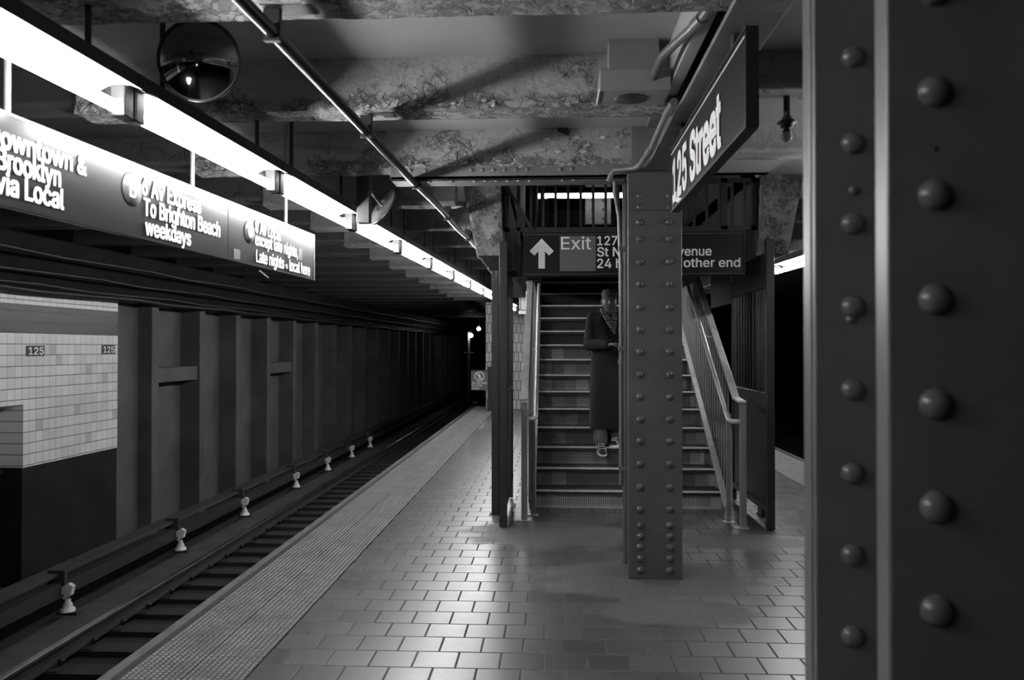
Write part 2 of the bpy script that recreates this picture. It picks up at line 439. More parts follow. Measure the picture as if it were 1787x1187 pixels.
def text_raw(s, bold):
    cu = bpy.data.curves.new('t', 'FONT'); cu.body = s; cu.size = 1.0; cu.fill_mode = 'NONE'
    if FONT: cu.font = FONT
    cu.resolution_u = 5
    o = bpy.data.objects.new('t', cu); COL.objects.link(o)
    dg = bpy.context.evaluated_depsgraph_get(); dg.update()
    me = bpy.data.meshes.new_from_object(o.evaluated_get(dg))
    nxt = {}
    for e in me.edges: nxt.setdefault(e.vertices[0], []).append(e.vertices[1]); nxt.setdefault(e.vertices[1], []).append(e.vertices[0])
    loops, seen = [], set()
    for v0 in range(len(me.vertices)):
        if v0 in seen or v0 not in nxt: continue
        L, cur = [], v0
        while cur is not None and cur not in seen:
            seen.add(cur); L.append(me.vertices[cur].co.copy())
            cand = [q for q in nxt[cur] if q not in seen]
            cur = (cur + 1 if cur + 1 in cand else cand[0]) if cand else None
        if len(L) > 2: loops.append(L)
    bpy.data.objects.remove(o); bpy.data.curves.remove(cu); bpy.data.meshes.remove(me)
    loops.sort(key=lambda L: min(p.x for p in L)); groups = []; xm = -1e9
    for L in loops:
        if min(p.x for p in L) > xm: groups.append([])
        groups[-1].append(L); xm = max(xm, max(p.x for p in L))
    vs, fs = [], []
    for gl in groups:
        V, T = fill_outline(gl); o_ = len(vs); vs += [Vector((p.x, p.y, 0)) for p in V]; fs += [tuple(i + o_ for i in t) for t in T]
    if bold:                                        # thicken the strokes
        n = len(vs); V0, F0 = list(vs), list(fs); vs, fs = [], []
        for i, (a, b) in enumerate(((-1, -.7), (1, -.7), (-1, .7), (1, .7), (0, 0))):
            vs += [Vector((v.x + a * bold, v.y + b * bold, v.z + i * .0015)) for v in V0]; fs += [tuple(q + i * n for q in f) for f in F0]
    return vs, fs
_h = text_raw('H', 0.0)[0]; CAP = max(v.y for v in _h) - min(v.y for v in _h)
def lettering(s, p0, U, V, N, width, cap, parent, bold=0.018, material='white', name='lettering', lift=0.002, frac=None):
    """text s with its left baseline corner at p0, stretched to width, capital height cap"""
    vs, fs = text_raw(s, bold)
    x0 = min(v.x for v in vs); x1 = max(v.x for v in vs)
    sx = width / (x1 - x0); sy = cap / CAP
    p0, U, V, N = map(Vector, (p0, U, V, N))
    mb = MB(); mb.add([p0 + U * ((v.x - x0) * sx) + V * (v.y * sy) + N * (lift + 0.0015 + v.z * 0.4) for v in vs], fs)
    return build(name, mb, material, parent)

def disc(c, N, r, t, seg=40, U=None):
    N = Vector(N).normalized(); q = N.to_track_quat('Z', 'Y').to_matrix()
    return MB().lathe([(0.0001, 0), (r, 0), (r, t), (0.0001, t)], seg, c, q)

# ------------------------------------------------------------------ the setting
PX0, PX1 = -2.20, 3.634            # platform edges; the column row stands on x = 0.717
MID = 0.717
YB, YE = -7.0, 22.0
struct('floor', MB().box(-1.48, 2.914, YB, YE, -0.02, 0.0), 'floor')
struct('floor_slab', MB().box(PX0 + 0.02, PX1 - 0.02, YB, YE, -0.35, -0.02), 'concrete_dark')
struct('wall_platform_left', MB().box(-1.75, -1.55, YB, YE, -1.25, -0.35), 'wall_black')
struct('wall_platform_right', MB().box(3.0, 3.2, YB, YE, -1.25, -0.35), 'wall_black')
struct('floor_trackbed_left', MB().box(-6.9, -1.75, YB, 60, -1.35, -1.2), 'bed')
struct('floor_trackbed_right', MB().box(3.2, 9.0, YB, 60, -1.35, -1.2), 'bed')
for nm, a, sgn in (('left', -2.20, 1), ('right', 3.634, -1)):
    def X(d0, d1): return tuple(sorted((a + sgn * d0, a + sgn * d1)))
    struct('trim_kerb_' + nm, MB().box(*X(0, .062), YB, YE, -0.34, 0.0), 'kerb', 0.006)
    struct('trim_strip_' + nm, MB().box(*X(.062, .118), YB, YE, -0.02, -0.004), 'kerb_dark')

def tactile(nm, xa, xb):
    """two rows of one-foot dome tiles"""
    mb = MB(); L = (xb - xa) / 2; y = 3.17 - 0.303 * 12
    top = 0.006
    while y < YE - 0.01:
        for i in range(2):
            y1 = min(y + 0.303, YE)
            mb.box(xa + i * L + .003, xa + (i + 1) * L - .003, y + .003, y1 - .003, -0.02, top)
        y += 0.303
    n = 10; p = L / n; dm = MB()
    prof = [(0.0098, 0.0), (0.0088, 0.0035), (0.0055, 0.0052)]
    dv = []
    seg = 8
    for r, z in prof: dv += [(r * math.cos(2 * PI * k / seg), r * math.sin(2 * PI * k / seg), z) for k in range(seg)]
    df = [(i * seg + k, i * seg + (k + 1) % seg, (i + 1) * seg + (k + 1) % seg, (i + 1) * seg + k) for i in range(2) for k in range(seg)] + [tuple(range(2 * seg, 3 * seg))]
    j0 = 3.17 - 0.303
    for j in range(0, int((YE - j0) / 0.0303) - 1):
        cy = j0 + (j + .5) * 0.0303
        if nm == 'right' and cy < 9: continue
        for i in range(2 * n):
            cx = xa + (i + .5) * p
            dm.add([(cx + q[0], cy + q[1], top + q[2]) for q in dv], df, True)
    o = struct('trim_tactile_' + nm, mb, 'tactile'); d_ = build('domes', dm, 'dome', o); d_['kind'] = 'stuff'; return o
tactile('left', -2.082, -1.48); tactile('right', 2.914, 3.516)

# ceiling: a smooth slab between transverse beams, open over the stair
SL, SR = -0.44, 1.87               # stairwell sides
WY0, WY1 = 7.30, 13.4
ZS = 3.16
struct('ceiling', MB().box(-2.6, 0.80, YB, WY0, ZS, ZS + .14).box(-2.6, SL, WY0, YE, ZS, ZS + .14)
       .box(SL, SR, WY1, YE, ZS, ZS + .14), 'slab')
struct('ceiling_right', MB().box(0.80, 4.0, YB, WY0, ZS, ZS + .14).box(SR, 4.0, WY0, YE, ZS, ZS + .14), 'slab')
struct('ceiling_track_left', MB().box(-7.2, -2.6, YB, 60, ZS - .02, ZS + .15).box(-2.6, 1.5, YE, 60, ZS - .02, ZS + .15), 'track_ceiling')
struct('ceiling_track_right', MB().box(4.0, 9.2, YB, 60, ZS - .02, ZS + .15).box(1.5, 4.0, YE, 60, ZS - .02, ZS + .15), 'track_ceiling')

def rough_beam(name, x0, x1, yc, z0, z1, hw, amp, material, res=0.035):
    """an encased beam: sides and soffit as lumpy grids"""
    path = [(yc - hw, z1), (yc - hw, z0 + .055), (yc - hw - .012, z0 + .04), (yc - hw - .012, z0), (yc + hw, z0), (yc + hw, z1)]
    pr = []
    for i in range(len(path) - 1):
        a, b = Vector(path[i]), Vector(path[i + 1]); n = max(1, int((b - a).length / res))
        pr += [a + (b - a) * k / n for k in range(n)]
    pr.append(Vector(path[-1]))
    nx = max(2, int((x1 - x0) / res)); mb = MB(); vs = []
    for i in range(nx + 1):
        x = x0 + (x1 - x0) * i / nx
        for q in pr:
            p = Vector((x, q.x, q.y)); d = mnoise.noise(p * 4.0) * .6 + mnoise.noise(p * 13.0) * .5 + mnoise.noise(p * 31.0) * .35
            ed = 0.0 if abs(q.y - z1) < 1e-4 else 1.0
            vs.append((x, q.x + d * amp * .8 * ed, q.y + d * amp * ed))
    n = len(pr)
    fs = [(i * n + k, i * n + k + 1, (i + 1) * n + k + 1, (i + 1) * n + k) for i in range(nx) for k in range(n - 1)]
    mb.add(vs, fs, True)
    mb.add([vs[k] for k in range(n)], [tuple(range(n))]); mb.add([vs[nx * n + k] for k in range(n)], [tuple(range(n))[::-1]])
    return struct(name, mb, material)
ZB = 2.88
for i, yc in enumerate((0.16, 1.56, 2.97, 4.35, 5.78)):
    rough_beam('ceiling_beam', -2.6, 0.72, yc, ZB, ZS + .02, .10, .016 if i == 4 else .009, 'peel', .03 if i > 1 else .08)
    rough_beam('ceiling_beam', 0.82, 4.0, yc, ZB + .085, ZS, .10, .008, 'peel', .05 if i > 1 else .1)
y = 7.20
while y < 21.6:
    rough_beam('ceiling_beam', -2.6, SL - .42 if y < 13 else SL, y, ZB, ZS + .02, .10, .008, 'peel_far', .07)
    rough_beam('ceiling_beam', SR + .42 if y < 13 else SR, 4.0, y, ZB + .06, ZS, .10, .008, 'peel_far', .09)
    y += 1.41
for y in [k * 1.41 - 1.25 for k in range(0, 26)]:
    rough_beam('ceiling_track_beam', -6.1, -2.6, y, ZB + .05, ZS, .09, .006, 'track_ceiling', .15)

# riveted steel flange under the beam over the columns
rb = struct('ceiling_flange', MB().box(-1.15, 0.52, 5.66, 5.70, 2.80, 2.90).box(-1.15, 0.52, 5.66, 5.90, 2.80, 2.825), 'girder', 0.003)
rivet_me = MB().lathe([(0.026, 0.0), (0.0245, 0.007), (0.019, 0.0145), (0.010, 0.0185), (0.0006, 0.0198)], 16).mesh('rivet', M['rivet'])
rivet_light_me = rivet_me.copy(); rivet_light_me.materials[0] = M['girder']
def rivet(p, n, parent, scale=1.0, me=None):
    o = bpy.data.objects.new('rivet', me or rivet_me); COL.objects.link(o)
    par = Vector((0, 0, 0)); r = parent
    while r is not None: par += r.location; r = r.parent
    o.parent = parent; o.location = Vector(p) - par
    o.rotation_euler = Vector(n).to_track_quat('Z', 'Y').to_euler(); o.scale = (scale,) * 3
    return o
for k, px in enumerate((716, 742, 782, 823, 842, 861, 881, 900, 920, 978, 998)):
    q = onY(px, 293, 5.66); rivet((q.x, 5.66, 2.865), (0, -1, 0), rb, .62, rivet_light_me)
    rivet((q.x + .02, 5.72, 2.80), (0, 0, -1), rb, .62, rivet_light_me)

# loose flakes of paint hanging off the beams
fl = MB()
for k in range(110):
    x = random.uniform(-1.1, 0.5); b = random.choice((0, 0, 0, 1))
    yc = (5.78, 4.35)[b]; z = random.choice((ZB + random.uniform(.0, .22), ZB + .02))
    c = Vector((x, yc - .108, z)); r = random.uniform(.012, .034) * (1 if b == 0 else .6)
    sq = random.uniform(.35, .8); tilt = Vector((random.uniform(-.5, .5), -1, random.uniform(-1.1, .2))).normalized(); u = tilt.cross(Vector((0, 0, 1))).normalized(); w = u.cross(tilt)
    n = random.randint(4, 6)
    pts = [c - tilt * -.012 + (u * math.cos(2 * PI * i / n + .4) * r * random.uniform(.6, 1.1) + w * math.sin(2 * PI * i / n + .4) * r * sq * random.uniform(.5, 1.2)) for i in range(n)]
    fl.prism(pts, tilt * .0016)
hole = [onY(*q, 5.668) for q in ((967, 207), (984, 208), (992, 222), (990, 236), (981, 232), (974, 229), (970, 218))]
struct('ceiling_spall', MB().prism(hole, (0, .05, 0)), 'black')
tag(build('paint_flake_curls', fl, 'flake'), 'curled flakes of peeling paint hanging along the ceiling beams', 'paint flakes', kind='stuff')

# longitudinal girder over the column row
GZ = 2.84
g = MB().box(.655, .865, YB, 5.60, GZ, GZ + .022).box(.735, .765, YB, 5.60, GZ + .022, ZS - .03)
g.box(.655, .865, YB, 5.60, ZS - .03, ZS + .0).box(.675, .735, YB, 5.60, GZ + .022, GZ + .034).box(.765, .845, YB, 5.60, GZ + .022, GZ + .034)
struct('ceiling_girder', g, 'girder', 0.003)
struct('ceiling_girder_web', MB().box(.60, .655, 3.08, 4.24, ZB + .05, ZS), 'slab')

# stairwell shaft and the mezzanine it climbs to
def haunch(flip):
    pts = [onY(806, 309, 7.30), onY(873, 309, 7.30), onY(878, 446, 7.30), onY(832, 446, 7.30)]
    pts = [Vector((2 * MID - p.x if flip else p.x, p.y, p.z)) for p in pts]
    pts[0].z = pts[1].z = ZS - .002
    nx, nz = 10, 16; vs = []; ny = 40
    def P(u, v):
        a = pts[0].lerp(pts[1], u); b = pts[3].lerp(pts[2], u); return a.lerp(b, v)
    ring = [P(i / nx, 0) for i in range(nx)] + [P(1, i / nz) for i in range(nz)] + [P(1 - i / nx, 1) for i in range(nx)] + [P(0, 1 - i / nz) for i in range(nz)]
    mb = MB(); rings = []
    def lump(p): d = mnoise.noise(p * 7.0) * .014 + mnoise.noise(p * 19.0) * .012; return Vector((d, 0, d * .6))
    for j in range(ny + 1):
        y = 7.30 + (WY1 - 7.30) * j / ny
        rings.append([Vector((p.x, y, p.z)) + lump(Vector((p.x, y, p.z))) * (0 if p.z > ZS - .03 else 1) for p in ring])
    mb.loft(rings, False)
    gv = []
    for j in range(nz + 1):
        for i in range(nx + 1):
            p = P(i / nx, j / nz); d = mnoise.noise(p * 9.0) * .02 + mnoise.noise(p * 27.0) * .014
            e = 0 if i in (0, nx) or j in (0, nz) else 1
            gv.append((p.x, p.y + d * e - .004 * e, p.z))
    mb.add(gv, [(j * (nx + 1) + i, j * (nx + 1) + i + 1, (j + 1) * (nx + 1) + i + 1, (j + 1) * (nx + 1) + i) for j in range(nz) for i in range(nx)], True)
    return struct('ceiling_haunch_' + ('right' if flip else 'left'), mb, 'haunch')
haunch(False); haunch(True)
struct('wall_stairwell_left', MB().box(SL - .06, SL, 7.48, WY1, 2.46, 5.05), 'well')
struct('wall_stairwell_right', MB().box(SR, SR + .06, 7.48, WY1, 2.46, 5.05), 'well')
struct('wall_stairwell_front', MB().box(SL - .06, SR + .06, 7.20, 7.30, ZS, 5.05), 'mezz_dark')
struct('floor_mezzanine', MB().box(-3.5, 5.0, WY1, 20.0, ZS + .14, 3.66), 'mezz_wall')
struct('ceiling_mezzanine', MB().box(-3.5, 5.0, 7.2, 20.1, 5.05, 5.2), 'mezz_dark')
struct('wall_mezzanine_back', MB().box(-3.5, 5.0, 20.0, 20.1, 3.66, 5.05), 'mezz_dark')
struct('wall_mezzanine_left', MB().box(-3.6, -3.5, WY1, 20.1, 3.66, 5.05).box(-3.5, SL, WY1 - .06, WY1, 3.3, 5.05), 'mezz_wall')
struct('wall_mezzanine_right', MB().box(5.0, 5.1, WY1, 20.1, 3.66, 5.05).box(SR, 5.0, WY1 - .06, WY1, 3.3, 5.05), 'mezz_wall')

# tiled wall where the platform ends
M['far_tile'] = wall_tile_mat('far_wall_tile', 'xy', 0.11, 0.25, 0.55, 0.03, 0.007, 0.3, None, 0.5)
p = onY(848, 530, 21.0); top = onY(848, 528, 21.0).z
struct('wall_far', MB().box(p.x, 3.15, 21.0, YE, 0.0, top), 'far_tile')
q0, q1 = onY(908, 509, 13.6), onY(921, 543, 13.6)
struct('wall_under_stair', MB().box(q0.x - .02, q1.x + .25, 13.62, 13.8, q1.z, q0.z), 'far_tile')
struct('trim_under_stair', MB().box(q0.x - .03, q1.x + .25, 13.58, 13.84, q1.z - .05, q1.z), 'porcelain')

# left tunnel wall, turned a little to the tracks
WD = Vector((0.0286, 1.0, 0)).normalized(); WN = Vector((WD.y, -WD.x, 0)); WP = Vector((-6.2, 10.0, 0.0))
WROT = -math.atan(0.0286)
def wl(px, py, off=0.0):
    """pixel -> (s, z) on the left wall"""
    p = onP(px, py, WP + WN * off, WN); return (p - WP).dot(WD), p.z
def wall(name, mb, material, bevel=0.0, parent=None, kind='structure'):
    o = build(name, mb, material, parent, bevel, world=False); o.location = WP; o.rotation_euler = (0, 0, WROT)
    if kind: o['kind'] = kind
    return o
s35, zn = wl(35, 706); s200, zt = wl(200, 781); s18, _ = wl(19, 740)
_, zb0 = wl(100, 583); _, zb1 = wl(100, 536)
M['wall_tile'] = wall_tile_mat('glazed_wall_tile', 'y', 0.123, 0.130, 0.74, 0.10, 0.0042, 0.16, (zb0, zb1), 0.0, s200, zb0)
TT = .04
wall('wall_left_tiled', MB().box(-.30, TT, -16, s200, zn, 2.75).box(-.30, TT, s35, s200, zt, zn)
     .box(-.30, -.26, -16, s35, zt - .02, zn), 'wall_tile')
wall('wall_left_dado', MB().box(-.30, TT - .01, s35, s200, -1.25, zt), 'wall_black')
wall('wall_left_niche', MB().box(-.75, -.30, -16, s35 + .1, -1.25, zn).box(-.30, -.2, -16, s35, zt - .08, zt - .02), 'wall_black')
ribs = [wl(250, 600)[0], wl(335, 600)[0], wl(400, 600)[0], wl(455, 600)[0]]
while ribs[-1] < 34: ribs.append(ribs[-1] + 1.55)
wall('wall_left', MB().box(-.25, -.08, s200, ribs[0], -1.25, 2.75), 'bare_wall')
bays = MB()
for i in range(len(ribs) - 1):
    bays.box(-.5, -.20, ribs[i], ribs[i + 1], -1.25, 2.75)
wall('wall_left_bays', bays, 'bare_wall')
rbm = MB()
for i, s in enumerate(ribs): rbm.box(-.22, .14, s, s + .20, -1.25, 2.62)
wall('wall_left_ribs', rbm, 'bare_wall', .01)
zbar0 = wl(318, 664)[1]; zbar1 = wl(318, 640)[1]
bm_ = MB()
for i in (0, 3):
    bm_.box(-.22, .10, ribs[i] + .2, ribs[i + 1], zbar0, zbar1)
wall('wall_left_rails', bm_, 'bare_wall', .008)
# stepped cable ledge along the top of the tunnel wall
led = MB()
led.box(-.3, .55, -16, 50, 2.62, 2.86).box(-.3, .40, -16, 50, 2.44, 2.62).box(-.3, .28, -16, 50, 2.30, 2.44)
wall('wall_left_ledge', led, 'soot', .03)
for j, (n, z, r) in enumerate(((.57, 2.66, .022), (.43, 2.47, .02), (.305, 2.33, .022), (.30, 2.27, .03))):
    pts = [(n + .012 * math.sin(k * 1.3 + j), -12 + k * 1.0, z + .014 * math.sin(k * 2.1 + j * 2)) for k in range(58)]
    o = wall('tunnel_cable', MB().tube(pts, r, 8), 'black', kind=None)
    tag(o, ['dark cable along the front edge of the upper wall ledge', 'dark cable along the middle step of the wall ledge', 'dark cable along the lowest step of the wall ledge', 'thick dark cable hung just above the white tiles'][j], 'cable', 'cables along the tunnel wall')
# station number tiles
for k, (xa, ya, xb, yb) in enumerate(((45, 603.5, 77, 622), (177, 602.5, 199.5, 618))):
    s0, z0 = wl(xa, yb, TT); s1, z1 = wl(xb, ya, TT)
    org = WP + WD * s0 + WN * TT
    t = thing('number_tile', ['black 125 tile on the white wall, above the niche', 'black 125 tile at the end of the white tiled wall'][k], 'tile', org + Vector((0, 0, z0)), '125 tiles on the white wall')
    h = z1 - z0
    build('plaque', MB().prism([org + Vector((0, 0, z0)), org + WD * (s1 - s0) + Vector((0, 0, z0)), org + WD * (s1 - s0) + Vector((0, 0, z1)), org + Vector((0, 0, z1))], WN * .006), 'black', t)
    lettering('125', org + WD * ((s1 - s0) * .12) + Vector((0, 0, z0 + h * .16)), WD, (0, 0, 1), WN, (s1 - s0) * .82, h * .68, t, .012, lift=.006)
# right side: a dark far wall with posts
struct('wall_right', MB().box(9.0, 9.2, YB, 60, -1.3, 3.2), 'wall_black')

# ------------------------------------------------------------------ lamps over both platform edges
LK = 0.0486; LANG = math.atan(LK)
def lx(y): return -1.71 + (y - 3.26) * LK
LZ = 2.555; PITCH_Y = 1.52
def make_lamp():
    t = thing('fluorescent_lamp', 'x', 'lamp')
    L = .755
    body = MB()
    prof = [(-.045, .097), (.045, .097), (.045, .16), (-.045, .16)]
    body.prism([(x, -L, z) for x, z in prof], (0, 2 * L, 0))
    build('housing', body, 'housing', t, world=False)
    for sx in (-1, 1):
        wing = MB().prism([(sx * .040, -L + .05, .096), (sx * .098, -L + .05, .072), (sx * .099, -L + .05, .076), (sx * .040, -L + .05, .102)], (0, 2 * L - .10, 0))
        build('wing_cover', wing, 'housing', t, world=False)
        w2 = MB().prism([(sx * .040, -L + .05, .094), (sx * .098, -L + .05, .070), (sx * .098, -L + .05, .0715), (sx * .040, -L + .05, .0955)], (0, 2 * L - .10, 0))
        build('reflector', w2, 'reflector', t, world=False)
    build('reflector', MB().box(-.040, .040, -L + .05, L - .05, .091, .0965), 'reflector', t, world=False)
    build('tube', MB().tube([(0, -L + .070, 0), (0, -L + .088, 0), (0, L - .088, 0), (0, L - .070, 0)], [.016, .024, .024, .016], 14), 'tube', t, world=False)
    for e in (-1, 1):
        h = MB().box(-.030, .030, e * (L - .036) - .032, e * (L - .036) + .032, -.034, .100)
        build('lampholder', h, 'holder', t, .006, world=False)
        build('stem', MB().tube([(0, e * .5, .15), (0, e * .5, ZS - LZ)], .012, 8), 'black', t, world=False)
    return t
lamp0 = make_lamp()
WORDS = ['first', 'second', 'third', 'fourth', 'fifth', 'sixth', 'seventh', 'eighth', 'ninth', 'tenth', 'eleventh', 'twelfth']
first = True
def place_lamp(x, y, ang, label, group):
    global first
    o = lamp0 if first else copy_tree(lamp0)
    first = False
    o.location = (x, y, LZ); o.rotation_euler = (0, 0, ang); o['label'] = label; o['group'] = group
Lnames = {-1: 'lit fluorescent tube cut by the frame edge, nearest of the left row',
          0: 'lit fluorescent tube above the directions sign, second of the left row'}
k_left = 0
for k in range(-3, 11):
    yc = 3.16 + PITCH_Y * (k + .5)
    if k <= -2: lab = 'lit fluorescent tube of the left row behind the viewpoint'
    else:
        k_left += 1
        lab = Lnames.get(k) or 'lit fluorescent tube over the left platform edge, %s of the row from the near end' % WORDS[k_left - 1]
    place_lamp(lx(yc), yc, -LANG, lab, 'fluorescent tubes over the left platform edge')
k_right = 0
for k in (1, 3, 4, 5, 6):
    yc = 2.55 + PITCH_Y * (k + .5) + .1
    if k <= 1: lab = 'lit fluorescent tube over the right platform edge, hidden by the near column'
    else:
        k_right += 1; lab = 'lit fluorescent tube over the right platform edge beyond the gate, %s in view' % WORDS[k_right - 1]
    place_lamp(2 * MID - lx(yc), yc, LANG, lab, 'fluorescent tubes over the right platform edge')

# ------------------------------------------------------------------ riveted columns
def column(label, yf, rz, full=True, x0=.530, x1=.904, group=None, zt=GZ, z0=0.0):
    t = thing('riveted_column', label, 'column', ((x0 + x1) / 2, yf + .22, z0), group)
    cx = (x0 + x1) / 2; yb = yf + .44; T = .042
    build('front_flange', MB().box(x0, x1, yf, yf + T, z0, zt), 'steel', t, .004)
    build('rear_flange', MB().box(x0, x1, yb - .05, yb, z0, zt), 'steel', t, .004)
    build('web', MB().box(cx - .012, cx + .012, yf + T, yb - .05, z0, zt), 'steel', t)
    for sx in (-1, 1):
        for sy, ya in ((1, yf + T), (-1, yb - .05)):
            a = MB()
            xs = sorted((cx + sx * .012, cx + sx * .176)); ys = sorted((ya, ya + sy * .018)); a.box(xs[0], xs[1], ys[0], ys[1], z0, zt)
            xs = sorted((cx + sx * .012, cx + sx * .030)); ys = sorted((ya + sy * .018, ya + sy * .10)); a.box(xs[0], xs[1], ys[0], ys[1], z0, zt)
            build('corner_angle', a, 'steel', t, .003)
    for z in rz:
        for xr in (cx - .106, cx + .098):
            rivet((xr, yf, z), (0, -1, 0), t)
    return t
fz = [342, 361.5, 388, 417, 457, 496, 536.5, 575.6, 614, 653.7, 692.7, 732.4, 770, 810.5, 850.6, 889.6, 917.6, 936.8, 955.6, 975.5, 995.7]
YC = 5.62
colc = column('dark riveted steel column with two lines of rivets, in front of the stairs', YC, [onY(1140, v, YC).z for v in fz], group='riveted platform columns')
YN = 1.33
nz_ = [onY(1635, v, YN).z for v in (160, 340, 522, 705, 885, 1065)]
coln = column('huge dark riveted column at the right, closest to the camera', YN, nz_ + [nz_[0] + .165, nz_[-1] - .165, nz_[-1] - .33, nz_[-1] - .5, nz_[-1] - .64], group='riveted platform columns', x0=.545)
for v in (100, 250, 390, 535, 680, 825, 968, 1110):
    rr = onY(1487, v, YN + .372); rivet((rr.x, YN + .372, rr.z), (0, -1, 0), coln, .9)
for px, py in ((1489, 332), (1484, 557)):
    rr = onY(px, py, YN + .372); rivet((rr.x, YN + .372, rr.z), (0, -1, 0), coln, .4)
rr = onY(1632, 260, YN); build('bolt_hole', disc(rr + Vector((0, -.0006, 0)), (0, 1, 0), .0045, .002, 12), 'black', coln)
# cap plates joining the column to the girder
build('cap_plate', MB().box(.53, .90, YC - .012, YC, 2.56, GZ), 'steel', colc, .004)
build('cap_stub', MB().box(.56, .88, YC + .03, YC + .40, GZ - .1, ZS), 'girder', colc)
# a thin conduit strapped to the column's left side
cp = thing('column_conduit', 'thin grey conduit running down the left side of the central column', 'conduit', (.50, 5.80, .5))
build('pipe', MB().tube([(.497, 5.80, .62), (.497, 5.80, 2.2), (.485, 5.80, 2.55), (.455, 5.80, 2.72), (.455, 5.80, 2.95), (.44, 5.72, 3.12)], .016, 12), 'conduit', cp)
for z in (.72, 1.58, 2.3): build('strap', MB().box(.478, .535, 5.78, 5.82, z, z + .035), 'conduit', cp, .004)

# ------------------------------------------------------------------ station name sign under the girder
NX = .71
sgn = thing('station_name_sign', 'black 125 Street station sign hanging under the girder', 'sign', (NX + .02, 3.85, 2.4))
pa = onX(1302, 220, NX); pb = onX(1172, 366, NX); zt_ = onX(1301, 50, NX).z; zb_ = (pa.z + pb.z) / 2
yn, yf_ = pa.y, pb.y
build('panel', MB().box(NX, NX + .042, yn, yf_, zb_, zt_), 'sign', sgn, .003)
build('frame', MB().box(NX - .003, NX + .045, yn - .008, yn, zb_ - .006, zt_ + .004).box(NX - .003, NX + .045, yf_, yf_ + .008, zb_ - .006, zt_ + .004)
      .box(NX - .003, NX + .045, yn, yf_, zb_ - .012, zb_).box(NX - .003, NX + .045, yn, yf_, zt_, zt_ + .01), 'dark_metal', sgn)
build('top_stripe', MB().box(NX - .004, NX - .001, yn + .01, yf_ - .01, zt_ - .030, zt_ - .024), 'white', sgn)
ta = onX(1175, 345, NX); tb = onX(1260, 246, NX)
lettering('125 Street', (NX, ta.y, 2.455), (0, -1, 0), (0, 0, 1), (-1, 0, 0), ta.y - tb.y, .228, sgn, .034)
c4 = [onX(*q, NX) for q in ((1174, 341), (1174, 349), (1184, 354), (1197, 343), (1188, 346))]
build('corner_glare', MB().prism([Vector((NX, q.y, q.z)) for q in c4], (-.0015, 0, 0)), 'white', sgn)  # glare on the far lower corner, painted as a white patch
for yy in (yn + .22, yf_ - .35):
    build('hanger', MB().box(NX + .005, NX + .037, yy, yy + .06, zt_, GZ + .01), 'black', sgn)

# ------------------------------------------------------------------ directions sign beside the left lamps
SD = Vector((.057, 1, 0)).normalized(); SNm = Vector((SD.y, -SD.x, 0)); SP = Vector((-1.80, 6.057, 0))
def sp(px, py, off=0.0): return onP(px, py, SP + SNm * off, SNm)
def su(px, py=400): return (sp(px, py) - SP).dot(SD)
ds = thing('directions_sign', 'long dark Downtown and Brooklyn directions sign under the left lamps', 'sign', (-2.1, 5.0, 2.17))
uE = su(548, 450); uS = su(398, 430); u0 = -4.4
zb_s, zt_s = 2.115, 2.466
def slab_on(u_a, u_b, z0, z1, t0, t1):
    a = SP + SD * u_a + SNm * t0; b = SP + SD * u_b + SNm * t0
    return MB().prism([a + Vector((0, 0, z0)), b + Vector((0, 0, z0)), b + Vector((0, 0, z1)), a + Vector((0, 0, z1))], SNm * (t1 - t0))
build('panel', slab_on(u0, uS - .003, zb_s, zt_s, -.03, 0), 'sign_lit', ds, .002)
build('panel', slab_on(uS + .003, uE, zb_s, zt_s, -.03, 0), 'sign_lit', ds, .002)
build('top_stripe', slab_on(u0, uE, zt_s - .012, zt_s - .004, .0, .002), 'white', ds)
build('end_cap', slab_on(uE, uE + .012, zb_s, zt_s, -.032, .002), 'rail_paint', ds)
def sign_text(s, xl, xr, y_base, y_cap, bold=.018, pre=None):
    p0 = sp(xl, y_base); ua = (p0 - SP).dot(SD); ub = su(xr); cap = sp(xl, y_cap).z - p0.z
    w = ub - ua
    if pre: ua -= w * pre; w *= 1 + pre
    lettering(s, SP + SD * ua + Vector((0, 0, p0.z)), SD, (0, 0, 1), SNm, w, cap, ds, bold)
sign_text('Downtown &', 1.5, 149, 257, 221, .026, .145)
sign_text('Brooklyn', 3, 104, 296, 259, .026, .10)
sign_text('via Local', 2, 110, 338, 300, .026, .10)
sign_text('6 Av Express', 246, 349.5, 338.5, 308, .024)
sign_text('To Brighton Beach', 249, 383, 374.5, 345, .024)
sign_text('weekdays', 252, 332, 409, 381, .024)
sign_text('8 Av Local', 444, 489, 405, 384, .024)
sign_text('except late nights,', 444, 519, 427, 406, .022)
sign_text('Late nights', 446, 495, 457, 436, .022)
sign_text('local here', 504, 540, 472.5, 453, .022)
def bullet(px, py, r, ch, gr='bullet'):
    c = sp(px, py)
    o = build('route_bullet', disc(c + SNm * .001, SNm, r, .002), gr, ds)
    h = r * .95
    lettering(ch, c - SD * (h * .36) - Vector((0, 0, h * .5)), SD, (0, 0, 1), SNm, h * .72, h, ds, .022, lift=.003)
bullet(230.5, 330, .079, 'B'); bullet(435, 405, .070, 'C'); bullet(499.5, 466.5, .023, 'A', 'sign_grey'); 
build('sticker', slab_on(su(408), su(419), sp(413, 452).z, sp(413, 435).z, 0, .001), 'bullet', ds)
build('sticker', slab_on(su(521), su(527.5), sp(524, 454).z, sp(524, 434).z, 0, .001), 'bullet', ds)
for px in (18, 340, 502):
    c = SP + SD * su(px) - SNm * .015
    build('hanger_rod', MB().tube([c + Vector((0, 0, zt_s - .01)), c + Vector((0, 0, ZS))], .012, 8), 'rail_paint', ds)
c = sp(455, 478) - SNm * .01
